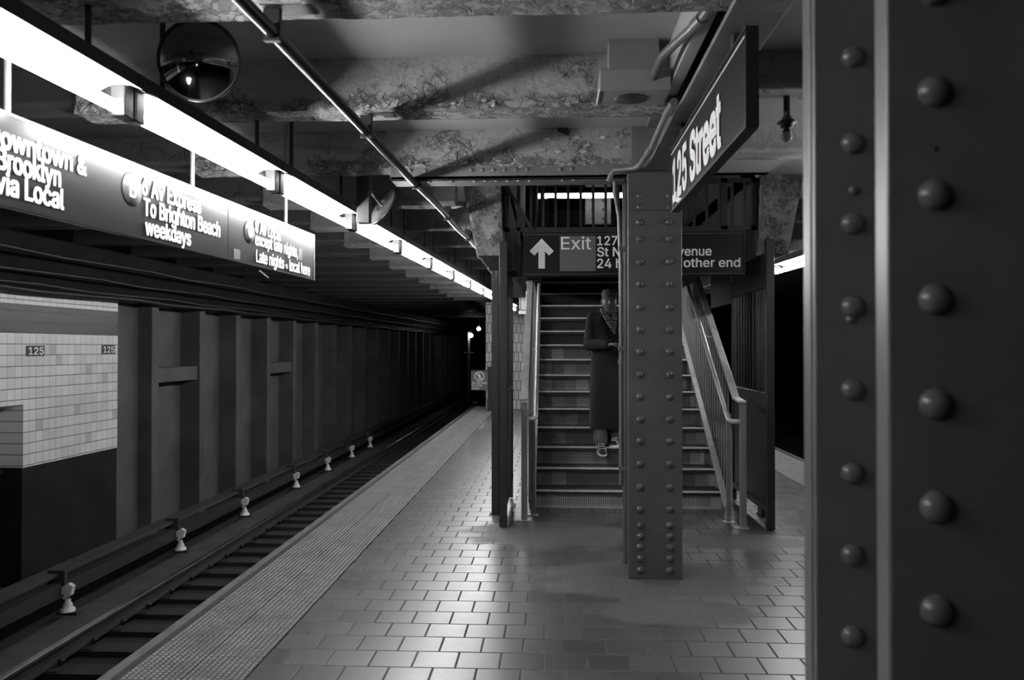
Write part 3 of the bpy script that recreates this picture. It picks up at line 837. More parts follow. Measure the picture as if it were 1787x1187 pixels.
build('broken_bracket', MB().bar(c + Vector((0, 0, .02)), c + SD * .07 + SNm * .03 + Vector((0, 0, -.02)), .012, .008), 'rail_paint', ds)

# ------------------------------------------------------------------ exit sign, grille and side gates at the stair foot
EY = 7.40
ex = thing('exit_sign', 'black Exit sign with white up arrow hung across the stair foot', 'sign', (.75, EY, 2.27))
ea, eb = onY(916, 477, EY), onY(1298, 404, EY)
build('panel', MB().box(ea.x, eb.x, EY, EY + .05, ea.z, eb.z), 'sign', ex, .003)
build('frame', MB().box(ea.x - .012, eb.x + .012, EY - .006, EY + .056, ea.z - .02, ea.z).box(ea.x - .012, eb.x + .012, EY - .006, EY + .056, eb.z, eb.z + .02)
      .box(ea.x - .012, ea.x, EY - .006, EY + .056, ea.z, eb.z).box(eb.x, eb.x + .012, EY - .006, EY + .056, ea.z, eb.z), 'dark_metal', ex)
build('top_stripe', MB().box(ea.x, eb.x, EY - .002, EY, eb.z - .018, eb.z - .012), 'bullet', ex)
build('support_rail', MB().box(-.52, 1.96, EY + .06, EY + .10, ea.z - .03, ea.z + .03), 'dark_metal', ex, .004)
def e2(px, py): p_ = onY(px, py, EY); return Vector((p_.x, EY, p_.z))
arrow = [(945.2, 416.5), (924, 438.4), (932.8, 446), (939.7, 438.5), (939.7, 468.8), (951, 468.8), (951, 438.5), (957.8, 446), (966.3, 438.4)]
build('arrow', MB().prism([e2(*a) + Vector((0, -.003, 0)) for a in arrow], (0, .003, 0)), 'white', ex)
a, b = e2(977, 473.5), e2(1039.6, 411.5)
build('exit_patch', MB().box(a.x, b.x, EY - .0015, EY, a.z, b.z), 'sign_grey', ex)
def etext(s, xl, xr, yb, yc, bold=.013, mt='white', lift=.002):
    p0 = e2(xl, yb); w = e2(xr, yb).x - p0.x; lettering(s, p0, (1, 0, 0), (0, 0, 1), (0, -1, 0), w, e2(xl, yc).z - p0.z, ex, bold, mt, lift=lift)
etext('Exit', 979, 1031.5, 435.4, 414, .006)
etext('127', 1042, 1077.5, 428, 412.5)
etext('St Nicholas A', 1042, 1177, 447.5, 432)
etext('venue', 1182.5, 1241.7, 446.2, 431)
etext('24 hours at', 1042, 1155, 467.8, 452)
etext('other end', 1193, 1291.8, 466.2, 451)

gr = thing('stair_grille', 'dark steel bar grille above the Exit sign', 'grille', (MID, 7.45, 2.7))
GY = 7.44; gz0 = eb.z + .02
build('frame', MB().box(SL, SR, GY - .02, GY + .02, gz0, gz0 + .035).box(SL, SR, GY - .02, GY + .02, ZS - .04, ZS + .0).box(SL, SL + .05, GY - .02, GY + .02, gz0, ZS).box(SR - .05, SR, GY - .02, GY + .02, gz0, ZS), 'dark_metal', gr)
xb = onY(948, 370, GY).x
bars = [xb + .1155 * k for k in range(-3, 20)]
bar_me = MB().box(-.012, .012, -.012, .012, 0, ZS - gz0).mesh('bar', M['dark_metal'])
for x in bars:
    if SL + .04 < x < SR - .04:
        o = link('bar', bar_me, gr, False); o.location = Vector((x, GY, gz0)) - gr.location
build('post', MB().box(onY(902, 400, GY).x, onY(908, 400, GY).x, GY - .02, GY + .02, ea.z, ZS), 'dark_metal', gr)
build('post', MB().box(onY(1258, 400, GY).x, onY(1269, 400, GY).x, GY - .02, GY + .02, gz0, ZS), 'dark_metal', gr)
build('brace', MB().bar((SL + .02, GY - .03, ZS - .06), (onY(930, 400, GY).x, GY - .03, gz0), .03, .03), 'dark_metal', gr)

def gate(flip):
    X = (lambda v: 2 * MID - v + .052) if flip else (lambda v: v)
    t = thing('stair_gate', 'black barred steel gate folded back along the %s side of the stairs' % ('left' if flip else 'right'), 'gate', (X(1.92), 7.85, 0))
    def bx(mb, a, b, *r): xs = sorted((X(a), X(b))); return mb.box(xs[0], xs[1], *r)
    build('post', bx(MB(), 1.885, 1.955, 7.15, 7.22, .01, 2.56), 'dark_metal', t, .004)
    build('post', bx(MB(), 1.90, 1.94, 8.55, 8.60, .01, 2.30), 'dark_metal', t, .004)
    build('panel', bx(MB(), 1.912, 1.928, 7.22, 8.55, .20, 1.16), 'dark_metal', t)
    build('rail', bx(MB(), 1.90, 1.94, 7.22, 8.55, .14, .20), 'dark_metal', t)
    build('rail', bx(MB(), 1.90, 1.94, 7.22, 8.55, 1.16, 1.20), 'dark_metal', t)
    build('rail', bx(MB(), 1.90, 1.94, 7.22, 8.55, 2.14, 2.26), 'dark_metal', t)
    build('header_panel', bx(MB(), 1.908, 1.932, 7.22, 8.60, 2.26, 2.58), 'dark_metal', t)
    me = MB().box(-.008, .008, -.008, .008, 1.2, 2.14).mesh('bar', M['dark_metal'])
    for k in range(11):
        o = link('bar', me, t, False); o.location = (0, 7.22 + (k + .5) * 1.33 / 11 - 7.85, 0)
    t2 = thing('steel_post', 'tall dark steel channel post standing behind the %s stair gate' % ('left' if flip else 'right'), 'post', (X(2.04), 7.75, 0))
    build('channel', bx(bx(MB(), 1.985, 2.0, 7.70, 7.88, .012, 2.35), 1.985, 2.065, 7.70, 7.715, .012, 2.35), 'dark_metal', t2, .003)
    build('foot', bx(MB(), 1.975, 2.075, 7.68, 7.90, 0, .012), 'dark_metal', t2)
    return t
gate(False); gate(True)

struct('wall_stair_side_right', MB().box(1.90, 1.94, 8.62, 9.7, 2.08, 2.58), 'black')
# ------------------------------------------------------------------ staircase
RI, TR, SY0 = .183, .28, 8.07
NS = 20
X0, X1 = -.195, 1.675
st = thing('staircase', 'steel staircase with pierced risers and bright step edges', 'staircase', (MID, SY0, 0))
tread_me = MB().box(X0, X1, -.03, TR + .01, -.045, -.001).mesh('tread', M['tread'])
nose_me = MB().box(X0 + .012, X1 - .012, -.036, -.012, -.014, .002).mesh('nosing', M['nosing'])
riser_me = MB().box(X0, X1, 0, .012, 0, RI - .045).mesh('riser', M['riser'])
riser_first = riser_me.copy(); riser_first.materials[0] = M['riser_first']
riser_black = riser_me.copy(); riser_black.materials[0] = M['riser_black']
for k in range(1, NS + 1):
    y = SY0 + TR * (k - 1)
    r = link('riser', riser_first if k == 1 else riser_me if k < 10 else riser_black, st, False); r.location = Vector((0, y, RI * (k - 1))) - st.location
    td = link('tread', tread_me, st, False); td.location = Vector((0, y, RI * k)) - st.location
    n = link('nosing', nose_me, td, False); n['label'] = 'bright worn metal step edge'
for x, nm in ((X0 - .03, 'stringer'), (X1, 'stringer')):
    yA, yZ = SY0 - .06, SY0 + TR * NS
    sl = RI / TR
    def zl(y): return RI + (y - SY0) * sl
    pts = [(x, yA, 0.0), (x, SY0 + .12, 0.0), (x, yZ, zl(yZ) - .30), (x, yZ, zl(yZ) + .06), (x, yA, zl(yA) + .06)]
    build('stringer', MB().prism(pts, (.03, 0, 0)), 'rail_paint', st, .003)
def railing(side):
    L = side == 'left'
    xr = -.255 if L else 1.70; xh = -.150 if L else 1.585; yn = 7.47 if L else 7.25
    t = thing('stair_railing', 'metal railing with bright tube handrail on the %s of the stairs' % side, 'railing', (xr, yn, 0))
    zA, yA = 1.14, 7.52; sl = RI / TR; yZ = 12.6
    zr = lambda y: zA + (y - yA) * sl
    build('newel_post', MB().box(xr - .028, xr + .028, yn - .02, yn + .02, .006, 1.10), 'rail_paint', t, .004)
    build('foot_plate', MB().box(xr - .07, xr + .05, yn - .04, yn + .04, 0, .008), 'brushed', t)
    xi = xr + .075 if L else xr - .075
    build('inner_post', MB().box(xi - .02, xi + .02, yn + .22, yn + .26, .006, 1.0), 'rail_paint', t, .003)
    build('foot_plate', MB().box(xi - .05, xi + .05, yn + .20, yn + .28, 0, .008), 'brushed', t)
    build('top_rail', MB().bar((xr, yn, 1.12), (xr, yA, zA), .065, .02).bar((xr, yA, zA), (xr, yZ, zr(yZ)), .065, .02), 'brushed', t, .003)
    z0 = .945
    pts = [(xr, yn + .02, z0), (xh + (.03 if not L else -.03), yn + .02, z0), (xh, yn + .05, z0 + .01), (xh, yn + .14, z0 + .06)]
    n = 12
    for k in range(1, n + 1):
        y = yn + .14 + (yZ - yn - .14) * k / n; pts.append((xh, y, z0 + .06 + (y - yn - .14) * sl))
    build('handrail', MB().tube(pts, .021, 14), 'chrome', t)
    me = MB().box(-.008, .008, -.008, .008, 0, 1).mesh('baluster', M['rail_paint'])
    y = 7.85
    while y < yZ - .1:
        zb = max(.02, RI + (y - SY0) * sl + .05); o = link('baluster', me, t, False)
        o.location = Vector((xr + (.035 if L else -.0), y, zb)) - t.location; o.scale = (1, 1, zr(y) - zb - .01); y += .125
    for y in (8.6, 9.9, 11.2):
        z = z0 + .06 + (y - yn - .14) * sl
        build('bracket', MB().tube([(xh, y, z - .015), (xh, y, z - .06), (xr, y, z - .08)], .007, 8), 'brushed', t)
    build('kick_rail', MB().bar((xi, yn + .3, .12), (xi, yZ, .12 + (yZ - yn - .3) * sl), .05, .03), 'brushed', t)
    return t
railing('left'); railing('right')

# ------------------------------------------------------------------ mezzanine seen through the grille
ml = thing('mezzanine_lamp', 'bright fluorescent tube on the upper level seen through the grille bars', 'lamp', (.9, 16.0, 4.6))
lz = onY(1010, 342, 16.0).z
build('tube', MB().tube([(-.28, 16.0, lz), (2.3, 16.0, lz)], .045, 12), 'mezz_tube', ml)
build('housing', MB().box(-.3, 2.32, 15.93, 16.07, lz + .05, lz + .16), 'housing', ml)
for x in (.1, 1.9): build('stem', MB().tube([(x, 16, lz + .15), (x, 16, 5.05)], .015, 8), 'black', ml)
a, b = onY(1022, 390, 16.6), onY(1066, 345, 16.6)
mc = thing('riveted_column', 'riveted column standing on the upper level behind the grille', 'column', ((a.x + b.x) / 2, 16.8, 3.66), 'riveted platform columns')
build('front_flange', MB().box(a.x, b.x, 16.6, 16.63, 3.66, 5.05), 'rail_paint', mc)
build('web', MB().box((a.x + b.x) / 2 - .015, (a.x + b.x) / 2 + .015, 16.63, 16.95, 3.66, 5.05), 'rail_paint', mc)
build('rear_flange', MB().box(a.x, b.x, 16.95, 16.98, 3.66, 5.05), 'rail_paint', mc)
for py in (350, 366, 381, 396):
    for px in (1034, 1053):
        q = onY(px, py, 16.6); rivet((q.x, 16.6, q.z), (0, -1, 0), mc, 1.2)
ga = thing('mezzanine_guard', 'low metal guard panel on the upper level behind the grille', 'railing', (0, 15.4, 3.66))
a, b = onY(955, 390, 15.4), onY(968, 348, 15.4)
build('rail', MB().box(a.x - .02, a.x + .02, 15.38, 15.42, 3.66, b.z), 'brushed', ga)
build('rail', MB().box(b.x - .02, b.x + .02, 15.38, 15.42, 3.66, b.z), 'brushed', ga)
for k in range(4): build('slat', MB().box(a.x, b.x, 15.39, 15.41, 3.75 + k * .21, 3.86 + k * .21), 'rail_paint', ga)

# ------------------------------------------------------------------ pipes, boxes, lamp, mirrors
pc = thing('ceiling_pipe', 'long dark pipe running under the beams past the round mirrors', 'pipe', (-1.1, 6, ZB))
PZ = 2.79
def pipe_x(y): return -1.052 + (y - 3) * .026
pts = [(pipe_x(y) + .004 * math.sin(y * 3), y, PZ + .006 * math.sin(y * 2.2)) for y in [-4 + .5 * k for k in range(50)]]
build('pipe', MB().tube(pts, .026, 14), 'pipe_dark', pc)
for y in (1.56, 2.97, 4.35, 5.78, 7.2, 8.61, 10.02):
    x = pipe_x(y); build('clamp', MB().box(x - .035, x + .16, y - .05, y + .05, ZB - .002, ZB + .02).box(x - .032, x + .032, y - .014, y + .014, PZ - .032, ZB + .002), 'dark_metal', pc, .003)
gc = thing('girder_conduit', 'grey conduit following the girder and bending to the metal box', 'conduit', (.6, 3, 2.9))
def px3(px, py, y): return tuple(onY(px, py, y))
build('pipe', MB().tube([(.615, -3, 2.925), (.615, 2.6, 2.925), (.615, 3.12, 2.925), (.602, 3.28, 2.93), (.545, 3.60, 2.955), (.515, 3.75, 2.96), (.505, 3.95, 2.95), (.505, 4.02, 2.935)], .021, 14), 'conduit', gc)
build('coupling', MB().tube([(.604, 3.24, 2.928), (.59, 3.33, 2.934)], .026, 14), 'conduit', gc)
g2 = thing('girder_conduit', 'grey conduit running from the metal box down to the column head', 'conduit', (.62, 4.6, 2.85))
P2 = [px3(1176, 178, 3.9), px3(1165, 195, 4.2), px3(1137, 258, 4.9), px3(1117, 288, 5.35), px3(1108, 293, 5.5), px3(1072, 297, 5.56), px3(1066, 306, 5.6), px3(1062, 316, 5.62)]
build('pipe', MB().tube(P2, .019, 14), 'conduit', g2)
build('coupling', MB().tube([P2[2], tuple(Vector(P2[2]).lerp(Vector(P2[3]), .3))], .024, 14), 'conduit', g2)
bx = thing('speaker_box', 'grey metal box with dark oval opening under the ceiling beam', 'box', (.41, 4.12, 2.88))
b0 = onY(1047, 158, 3.98); b1 = onY(1171, 118, 3.98)
build('casing', MB().box(b0.x, b1.x, 3.98, 4.24, b0.z, b1.z), 'box', bx, .004)
build('opening', MB().lathe([(.0001, 0), (.085, 0), (.085, -.003), (.0001, -.003)], 32, ((b0.x + b1.x) / 2 - .01, 4.12, b0.z), None), 'black', bx)
build('flap_edge', MB().box(b0.x - .006, b0.x, 3.985, 4.2, b0.z - .004, b0.z + .01), 'white', bx)
build('mount', MB().box(b0.x + .05, b1.x - .05, 4.05, 4.18, b1.z, ZS), 'box', bx)

pl = thing('pendant_socket', 'unlit bulb in a dark socket hanging on a rod by the near column', 'lamp')
c = onY(1373, 165, 4.42); zb = onY(1373, 238, 4.42).z; x, yq = c.x, 4.42
pl.location = (x, yq, zb)
build('rod', MB().tube([(x, yq, zb + .10), (x, yq, ZB + .09)], .018, 12), 'black', pl)
build('socket', MB().lathe([(.018, .115), (.026, .100), (.030, .092), (.052, .078), (.054, .072), (.032, .066), (.034, .050), (.018, .045), (.016, .036), (.026, .026), (.02, .022)], 20, (x, yq, zb)), 'black', pl)
build('bulb', MB().lathe([(.016, .03), (.026, .012), (.029, -.005), (.024, -.022), (.012, -.031), (.0004, -.034)], 20, (x, yq, zb)), 'bulb_off', pl)

def mirror(label, c, nrm, r, back=False, arm=None):
    n = Vector(nrm).normalized(); q = n.to_track_quat('Z', 'Y').to_matrix()
    t = thing('convex_mirror', label, 'mirror', c, 'round convex mirrors')
    bulge = r * .30
    prof = [(r * math.sin(PI / 2 * k / 12) * 1.0, bulge * (math.cos(PI / 2 * k / 12))) for k in range(12, -1, -1)]
    prof = [(r * k / 14, bulge * (1 - (k / 14) ** 2)) for k in range(14, 0, -1)] + [(.0005, bulge)]
    build('glass', MB().lathe(prof, 48, c, q), 'mirror', t)
    build('rim', MB().lathe([(r - .004, .004), (r + .006, .008), (r + .009, 0), (r + .006, -.010), (r - .004, -.012)], 48, c, q), 'black', t)
    build('backing', MB().lathe([(.0005, -.016), (r * .3, -.016), (r * .34, -.026), (r * .4, -.014), (r, -.008)], 40, c, q), 'mirror_back', t)
    if arm:
        a = Vector(c) - n * .012
        build('arm', MB().tube([a] + [Vector(p) for p in arm], .010, 10), 'conduit', t)
    return t
m1 = onY(347, 105, 3.36)
mirror('round convex mirror near the top left, facing the camera', m1, (.12, -1, -.10), .168, arm=[(m1.x, 3.42, m1.z + .02), (m1.x, 3.44, ZS)])
m2 = onY(669, 361, 6.10)
pw = onY(633, 388, 5.92)
hp = thing('timber_hanger', 'square grey timber post hanging from the ceiling beside the lamps', 'post', (pw.x, 5.95, pw.z))
build('post', MB().box(pw.x - .047, pw.x + .047, 5.92, 6.01, pw.z, ZS), 'timber', hp, .004)
build('end_grain', MB().box(pw.x - .044, pw.x + .044, 5.923, 6.007, pw.z - .002, pw.z), 'timber', hp)
mirror('round mirror seen from behind, on an arm by the timber post', m2, (.69, .55, -.46), .155, True, arm=[m2 + Vector((-.06, -.02, .07)), (pw.x + .047, 5.97, m2.z + .10)])
m3 = onY(840, 490, 15.9)
mirror('small distant round mirror at the far end of the tubes', m3, (.1, -1, -.12), .16, arm=[(m3.x, 15.96, m3.z + .02), (m3.x, 15.98, ZS)])

# ------------------------------------------------------------------ platform end sign, litter, tunnel lights
SYE = 20.3
en = thing('warning_sign', 'grey do not enter or cross tracks sign at the platform end', 'sign', (-1.9, SYE, 0))
def s2(px, py): p_ = onY(px, py, SYE); return Vector((p_.x, SYE, p_.z))
a, b = s2(822, 681), s2(852, 648)
build('panel', MB().box(a.x, b.x, SYE, SYE + .03, a.z, b.z), 'sign_grey', en)
build('frame', MB().box(a.x, b.x, SYE - .004, SYE + .034, b.z, b.z + .035), 'dark_metal', en)
pst = s2(854.5, 640)
build('post', MB().box(pst.x - .05, pst.x + .05, SYE - .01, SYE + .07, 0, pst.z), 'dark_metal', en)
build('arm', MB().box(b.x - .02, pst.x, SYE + .01, SYE + .02, (a.z + b.z) / 2 - .03, (a.z + b.z) / 2 + .03), 'dark_metal', en)
cc = s2(836.5, 657); rr_ = s2(844.5, 657).x - cc.x
build('ring', MB().tube([cc + Vector((rr_ * math.cos(2 * PI * k / 32), -.004, rr_ * math.sin(2 * PI * k / 32))) for k in range(33)], rr_ * .1, 6, False), 'white', en)
build('slash', MB().bar(cc + Vector((-rr_ * .7, -.006, rr_ * .7)), cc + Vector((rr_ * .7, -.006, -rr_ * .7)), rr_ * .16, .004, (0, -1, 0)), 'white', en)
fig = MB(); Z = lambda x, z: cc + Vector((x * rr_, -.003, z * rr_))
fig.add(*(lambda d: (d.v, d.f))(disc(Z(0, .55), (0, -1, 0), rr_ * .13, .003, 12)))
for p0, p1, w in (((0, .4), (0, -.1), .28), ((0, -.05), (.25, -.7), .15), ((0, -.05), (-.22, -.7), .15), ((0, .35), (.32, .0), .12), ((0, .35), (-.3, .02), .12)):
    fig.bar(Z(*p0), Z(*p1), rr_ * w, .003, (0, -1, 0))
build('walking_figure', fig, 'white', en)
for s_, yb_, xr_ in (('Do not enter', 670, 850), ('or cross', 674.3, 841), ('tracks', 679.2, 836.5)):
    p0 = s2(824, yb_); lettering(s_, p0, (1, 0, 0), (0, 0, 1), (0, -1, 0), s2(xr_, yb_).x - p0.x, s2(824, yb_ - 3.6).z - p0.z, en, .01)
lt = onZ(829, 706, .01); lm = MB()
vs_ = [(lt.x + random.uniform(-.09, .09), lt.y + random.uniform(-.12, .12), .02 + random.uniform(0, .09)) for _ in range(14)]
lm.add(vs_, [(i, (i + 3) % 14, (i + 7) % 14) for i in range(14)])
lm.add([(v[0], v[1], max(.007, v[2] - .012)) for v in vs_], [(i, (i + 7) % 14, (i + 3) % 14) for i in range(14)])
tag(build('crumpled_paper', lm, 'paper'), 'crumpled white litter lying at the far platform edge', 'litter')

def tunnel_lamp(px, py, y, r, label, arm):
    c = onY(px, py, y); t = thing('tunnel_lamp', label, 'lamp', c, 'bare bulbs in the tunnel')
    build('bulb', MB().lathe([(.0005, r), (r * .7, r * .7), (r, 0), (r * .7, -r * .7), (.0005, -r)], 16, c), 'bulb_on', t)
    top_ = onY(px - 2, py - 6, y)
    build('holder', MB().tube([c + Vector((0, .03, r * .8)), c + Vector((0, .05, r + .12))], .05, 8), 'black', t)
    if arm:
        w = c + Vector((-.12, .12, 0)); build('signal_post', MB().tube([(w.x, w.y, -1.2), (w.x, w.y, c.z + .15)], .06, 8), 'rail_paint', t)
        build('signal_arm', MB().box(w.x - .2, w.x + .25, w.y - .03, w.y + .03, c.z - .75, c.z - .70), 'rail_paint', t)
        build('bracket', MB().tube([(w.x, w.y, c.z + .12), c + Vector((0, .05, r + .10))], .02, 8), 'black', t)
    else:
        build('bracket', MB().tube([c + Vector((0, .05, r + .1)), (c.x, c.y + .05, ZS)], .02, 8), 'black', t)
tunnel_lamp(835.5, 574, 36, .085, 'bare lit bulb far down the tunnel, the higher of the two', False)
tunnel_lamp(822, 585.5, 34, .085, 'lit bulb on a post far down the tunnel, the lower of the two', True)

# ------------------------------------------------------------------ tracks
def rail(name, x, label, zt, side):
    t = thing(name, label, 'rail', (x, 20, zt - .14), 'running rails of the left track' if side else 'running rails of the right track')
    prof = [(-.07, 0), (.07, 0), (.07, .012), (.012, .03), (.010, .095), (.034, .105), (.034, .134), (-.034, .134), (-.034, .105), (-.010, .095), (-.012, .03), (-.07, .012)]
    build('web_and_foot', MB().prism([(x + a, YB, zt - .14 + b) for a, b in prof], (0, 67, 0)), 'rail', t)
    build('rail_head', MB().box(x - .036, x + .036, YB, 60, zt - .016, zt + .001), 'rail_top', t, .008, seg=4)
RT = -1.0
rail('running_rail', -4.35, 'far running rail of the left track with a shiny head', RT, True)
rail('running_rail', -2.92, 'near running rail of the left track, under the platform edge', RT, True)
rail('running_rail', 4.35, 'near running rail of the right track', RT, False)
rail('running_rail', 5.79, 'far running rail of the right track', RT, False)
tie_me = MB().box(-.92, 1.10, -.11, .11, -.10, .0).mesh('sleeper', M['tie'])
plate_me = MB().box(-.16, .16, -.09, .09, 0, .022).mesh('tie_plate', M['rail'])
spike_me = MB().lathe([(.022, .0), (.022, .03), (.032, .034), (.026, .05), (.0005, .056)], 10).mesh('spike', M['rail'])
k = 0; y = 5.2
while y < 26:
    t = link('sleeper', tie_me); t.location = (-3.64, y, RT - .150)
    if k == 0: lab = 'dark timber sleeper across the left track, nearest of all'
    else: lab = 'one of the dark timber sleepers across the left track'
    tag(t, lab, 'sleeper', 'timber sleepers of the left track')
    if y < 14:
        for dx in (-.71, .72):
            o = link('tie_plate', plate_me, t, False); o.location = (dx, 0, -.012)
            for ex_ in (-.11, .11):
                s_ = link('spike', spike_me, o, False); s_.location = (ex_, .05 if ex_ > 0 else -.05, .022)
    y += .505; k += 1
struct('floor_bench', MB().box(-4.98, -4.60, YB, 58, -1.2, -1.14), 'concrete_dark', .01)
t3 = thing('third_rail', 'dark third rail under a long cover board by the tunnel wall', 'rail', (-5.1, 20, -1.0))
build('contact_rail', MB().box(-5.14, -5.04, YB, 58, -.93, -.82).box(-5.17, -5.01, YB, 58, -.95, -.93), 'rail', t3)
build('cover_board', MB().box(-5.30, -5.08, YB, 58, -.76, -.72), 'board', t3, .006)
ins0 = None
for i, (px, py) in enumerate(((118, 1058), (315, 948), (427, 890), (517, 839), (572, 809), (614, 786), (646, 769))):
    base = onX(px, py, -4.99); yy = base.y
    if ins0 is None:
        t = thing('rail_insulator', 'x', 'insulator', group='white insulators along the third rail')
        build('cone', MB().lathe([(.075, 0), (.07, .03), (.045, .045), (.05, .065), (.03, .10), (.028, .13)], 18), 'porcelain', t, world=False)
        build('base', MB().box(-.10, .12, -.045, .045, -.03, .0), 'board', t, world=False)
        build('bracket', MB().prism([(-.03, -.03, .12), (.05, -.03, .17), (.07, -.03, .26), (.02, -.03, .29), (-.05, -.03, .25), (-.05, -.03, .15)], (0, .06, 0)), 'porcelain', t, .006, world=False)
        build('arm', MB().box(-.2, -.02, -.02, .02, .24, .42), 'board', t, world=False)
        ins0 = t
    else: t = copy_tree(ins0)
    t.location = (-4.99, yy, -1.11)
    t['label'] = 'white insulator under the third rail, %s from the near end' % WORDS[i]

# ------------------------------------------------------------------ the person coming down the stairs
per = thing('person', 'person in long black coat, scarf and patterned cap walking down the stairs', 'person', (.60, 8.80, .549))
Z0 = RI * 3                                     # stands on the third tread
PXC = .615; PY = 8.82
HC = Vector((onY(1063.5, 528, 8.74).x, 8.74, onY(1063.5, 528, 8.74).z))
hip = Vector((PXC, PY, Z0 + .92))
shL, shR = Vector((PXC - .165, PY, Z0 + 1.395)), Vector((PXC + .165, PY, Z0 + 1.395))
elL, wrL = Vector((.405, 8.74, Z0 + 1.09)), Vector((.600, 8.545, Z0 + 1.085))
elR, wrR = Vector((.860, 8.76, Z0 + 1.08)), Vector((.815, 8.58, Z0 + 1.00))
hL, hR = Vector((PXC - .085, PY, Z0 + .90)), Vector((PXC + .075, PY, Z0 + .90))
knL, anL = Vector((.530, 8.70, Z0 + .50)), Vector((.522, 8.665, Z0 + .085))
knR, anR = Vector((.690, 8.78, Z0 + .49)), Vector((.700, 8.81, Z0 + .085))
bd = MB()
bd.capsule((PXC, PY, Z0 + .95), (PXC, PY, Z0 + 1.10), .125, .115, 16).capsule((PXC, PY, Z0 + 1.10), (PXC, PY - .005, Z0 + 1.33), .118, .125, 16)
bd.capsule(shL, shR, .062, .062).capsule((PXC, PY - .01, Z0 + 1.38), HC + Vector((0, .02, -.07)), .062, .056)
for sh, el, wr, hp_, kn, an in ((shL, elL, wrL, hL, knL, anL), (shR, elR, wrR, hR, knR, anR)):
    bd.chain([sh, el, wr], [.052, .042, .028]); bd.chain([hp_, kn, an], [.088, .058, .038])
    ft = Vector((.015, -.10, -.075)) if an is anL else Vector((0, -.11, -.045))
    bd.capsule(an + Vector((0, -.005, -.02)), an + ft, .030, .022)
# head: an ovoid shaped into a face looking at -y
hv = []; NU, NV = 96, 72
for j in range(NV + 1):
    th = PI * j / NV
    for i in range(NU):
        ph = 2 * PI * i / NU
        n = Vector((math.sin(th) * math.cos(ph), math.sin(th) * math.sin(ph), math.cos(th)))
        p = Vector((n.x * .074, n.y * .094, n.z * .116))
        if n.z < 0: p.x *= 1 - .22 * (-n.z) ** 1.5; p.y *= 1 - .06 * (-n.z)
        fr = max(0.0, -n.y)
        def bumpf(cx, cz, sx, sz): return math.exp(-((p.x - cx) / sx) ** 2 - ((p.z - cz) / sz) ** 2) * fr
        d = .024 * bumpf(0, -.024, .013, .012) + .012 * (bumpf(-.013, -.028, .008, .008) + bumpf(.013, -.028, .008, .008)) + .015 * bumpf(0, .004, .009, .022)
        d += .008 * bumpf(0, .034, .045, .010) - .018 * (bumpf(-.030, .014, .017, .012) + bumpf(.030, .014, .017, .012))
        d += .010 * bumpf(0, -.054, .024, .008) + .009 * bumpf(0, -.067, .020, .006) - .012 * bumpf(0, -.0600, .024, .0035) - .006 * bumpf(0, -.043, .03, .005) + .010 * bumpf(0, -.098, .022, .014)
        d += .009 * (bumpf(-.042, -.014, .016, .012) + bumpf(.042, -.014, .016, .012))
        p.y -= d; hv.append(HC + p)
bd.add(hv, [(j * NU + i, j * NU + (i + 1) % NU, (j + 1) * NU + (i + 1) % NU, (j + 1) * NU + i) for j in range(NV) for i in range(NU)], True)
for sx in (-1, 1):
    bd.capsule(HC + Vector((sx * .076, .006, -.022)), HC + Vector((sx * .080, .012, .022)), .010, .013, 10)
def hand(wr, d, curl, side):
    """palm and five bent fingers; d points along the hand, curl is where the fingertips bend to"""
    d = Vector(d).normalized(); c_ = Vector(curl); c_ = (c_ - d * c_.dot(d)).normalized(); a = d.cross(c_).normalized() * side
    pe = wr + d * .085
    for k in range(4):
        o_ = a * (.030 - .020 * k)
        bd.capsule(wr + o_ * .5 + d * .012, pe + o_, .016, .0115, 10)
        L = (.040, .045, .042, .034)[k]
        p1 = pe + o_ + (d * .9 + c_ * .45).normalized() * L; p2 = p1 + (d * .35 + c_ * .95).normalized() * L * .75; p3 = p2 + (c_ * .95 - d * .25).normalized() * L * .6
        bd.chain([pe + o_, p1, p2, p3], [.0105, .0095, .0088, .0078], 10)
    b0 = wr + d * .030 + a * .024; b1 = b0 + (d * .6 + a * .75 + c_ * .3).normalized() * .042; b2 = b1 + (d * .9 + a * .1 + c_ * .5).normalized() * .034; b3 = b2 + (d * .8 + c_ * .7 - a * .2).normalized() * .025
    bd.chain([b0, b1, b2, b3], [.015, .012, .0105, .0085], 10)
hand(wrL, (.85, -.25, .10), (.25, -.35, -1), -1)
hand(wrR, (-.45, -.35, -.7), (-.7, .3, -.4), 1)
body = build('body', bd, 'skin', per)
rm = body.modifiers.new('one', 'REMESH'); rm.mode = 'VOXEL'; rm.voxel_size = .0042; rm.use_smooth_shade = True
smo = body.modifiers.new('soft', 'SMOOTH'); smo.factor = .5; smo.iterations = 2
bake(body)
for sx in (-1, 1):
    build('eye', MB().lathe([(.0005, .009), (.0065, .0065), (.009, 0), (.0065, -.0065), (.0005, -.009)], 12, HC + Vector((sx * .030, -.0665, .012))), 'eye', per)
lipm = MB()
for zz, hh, ww in ((-.0545, .0045, .021), (-.066, .0055, .019)):
    rg = []
    for k in range(11):
        u = -1 + k / 5; xx = ww * u; yy = -.083 + .009 * u * u + (.006 if zz < -.06 else .0); h_ = hh * math.sqrt(max(0.02, 1 - u * u))
        rg.append([HC + Vector((xx, yy + .006 * (1 - math.cos(2 * PI * i / 8)) - .006, zz + h_ * math.sin(2 * PI * i / 8))) for i in range(8)])
    lipm.loft(rg)
build('lips', lipm, 'lip', per)
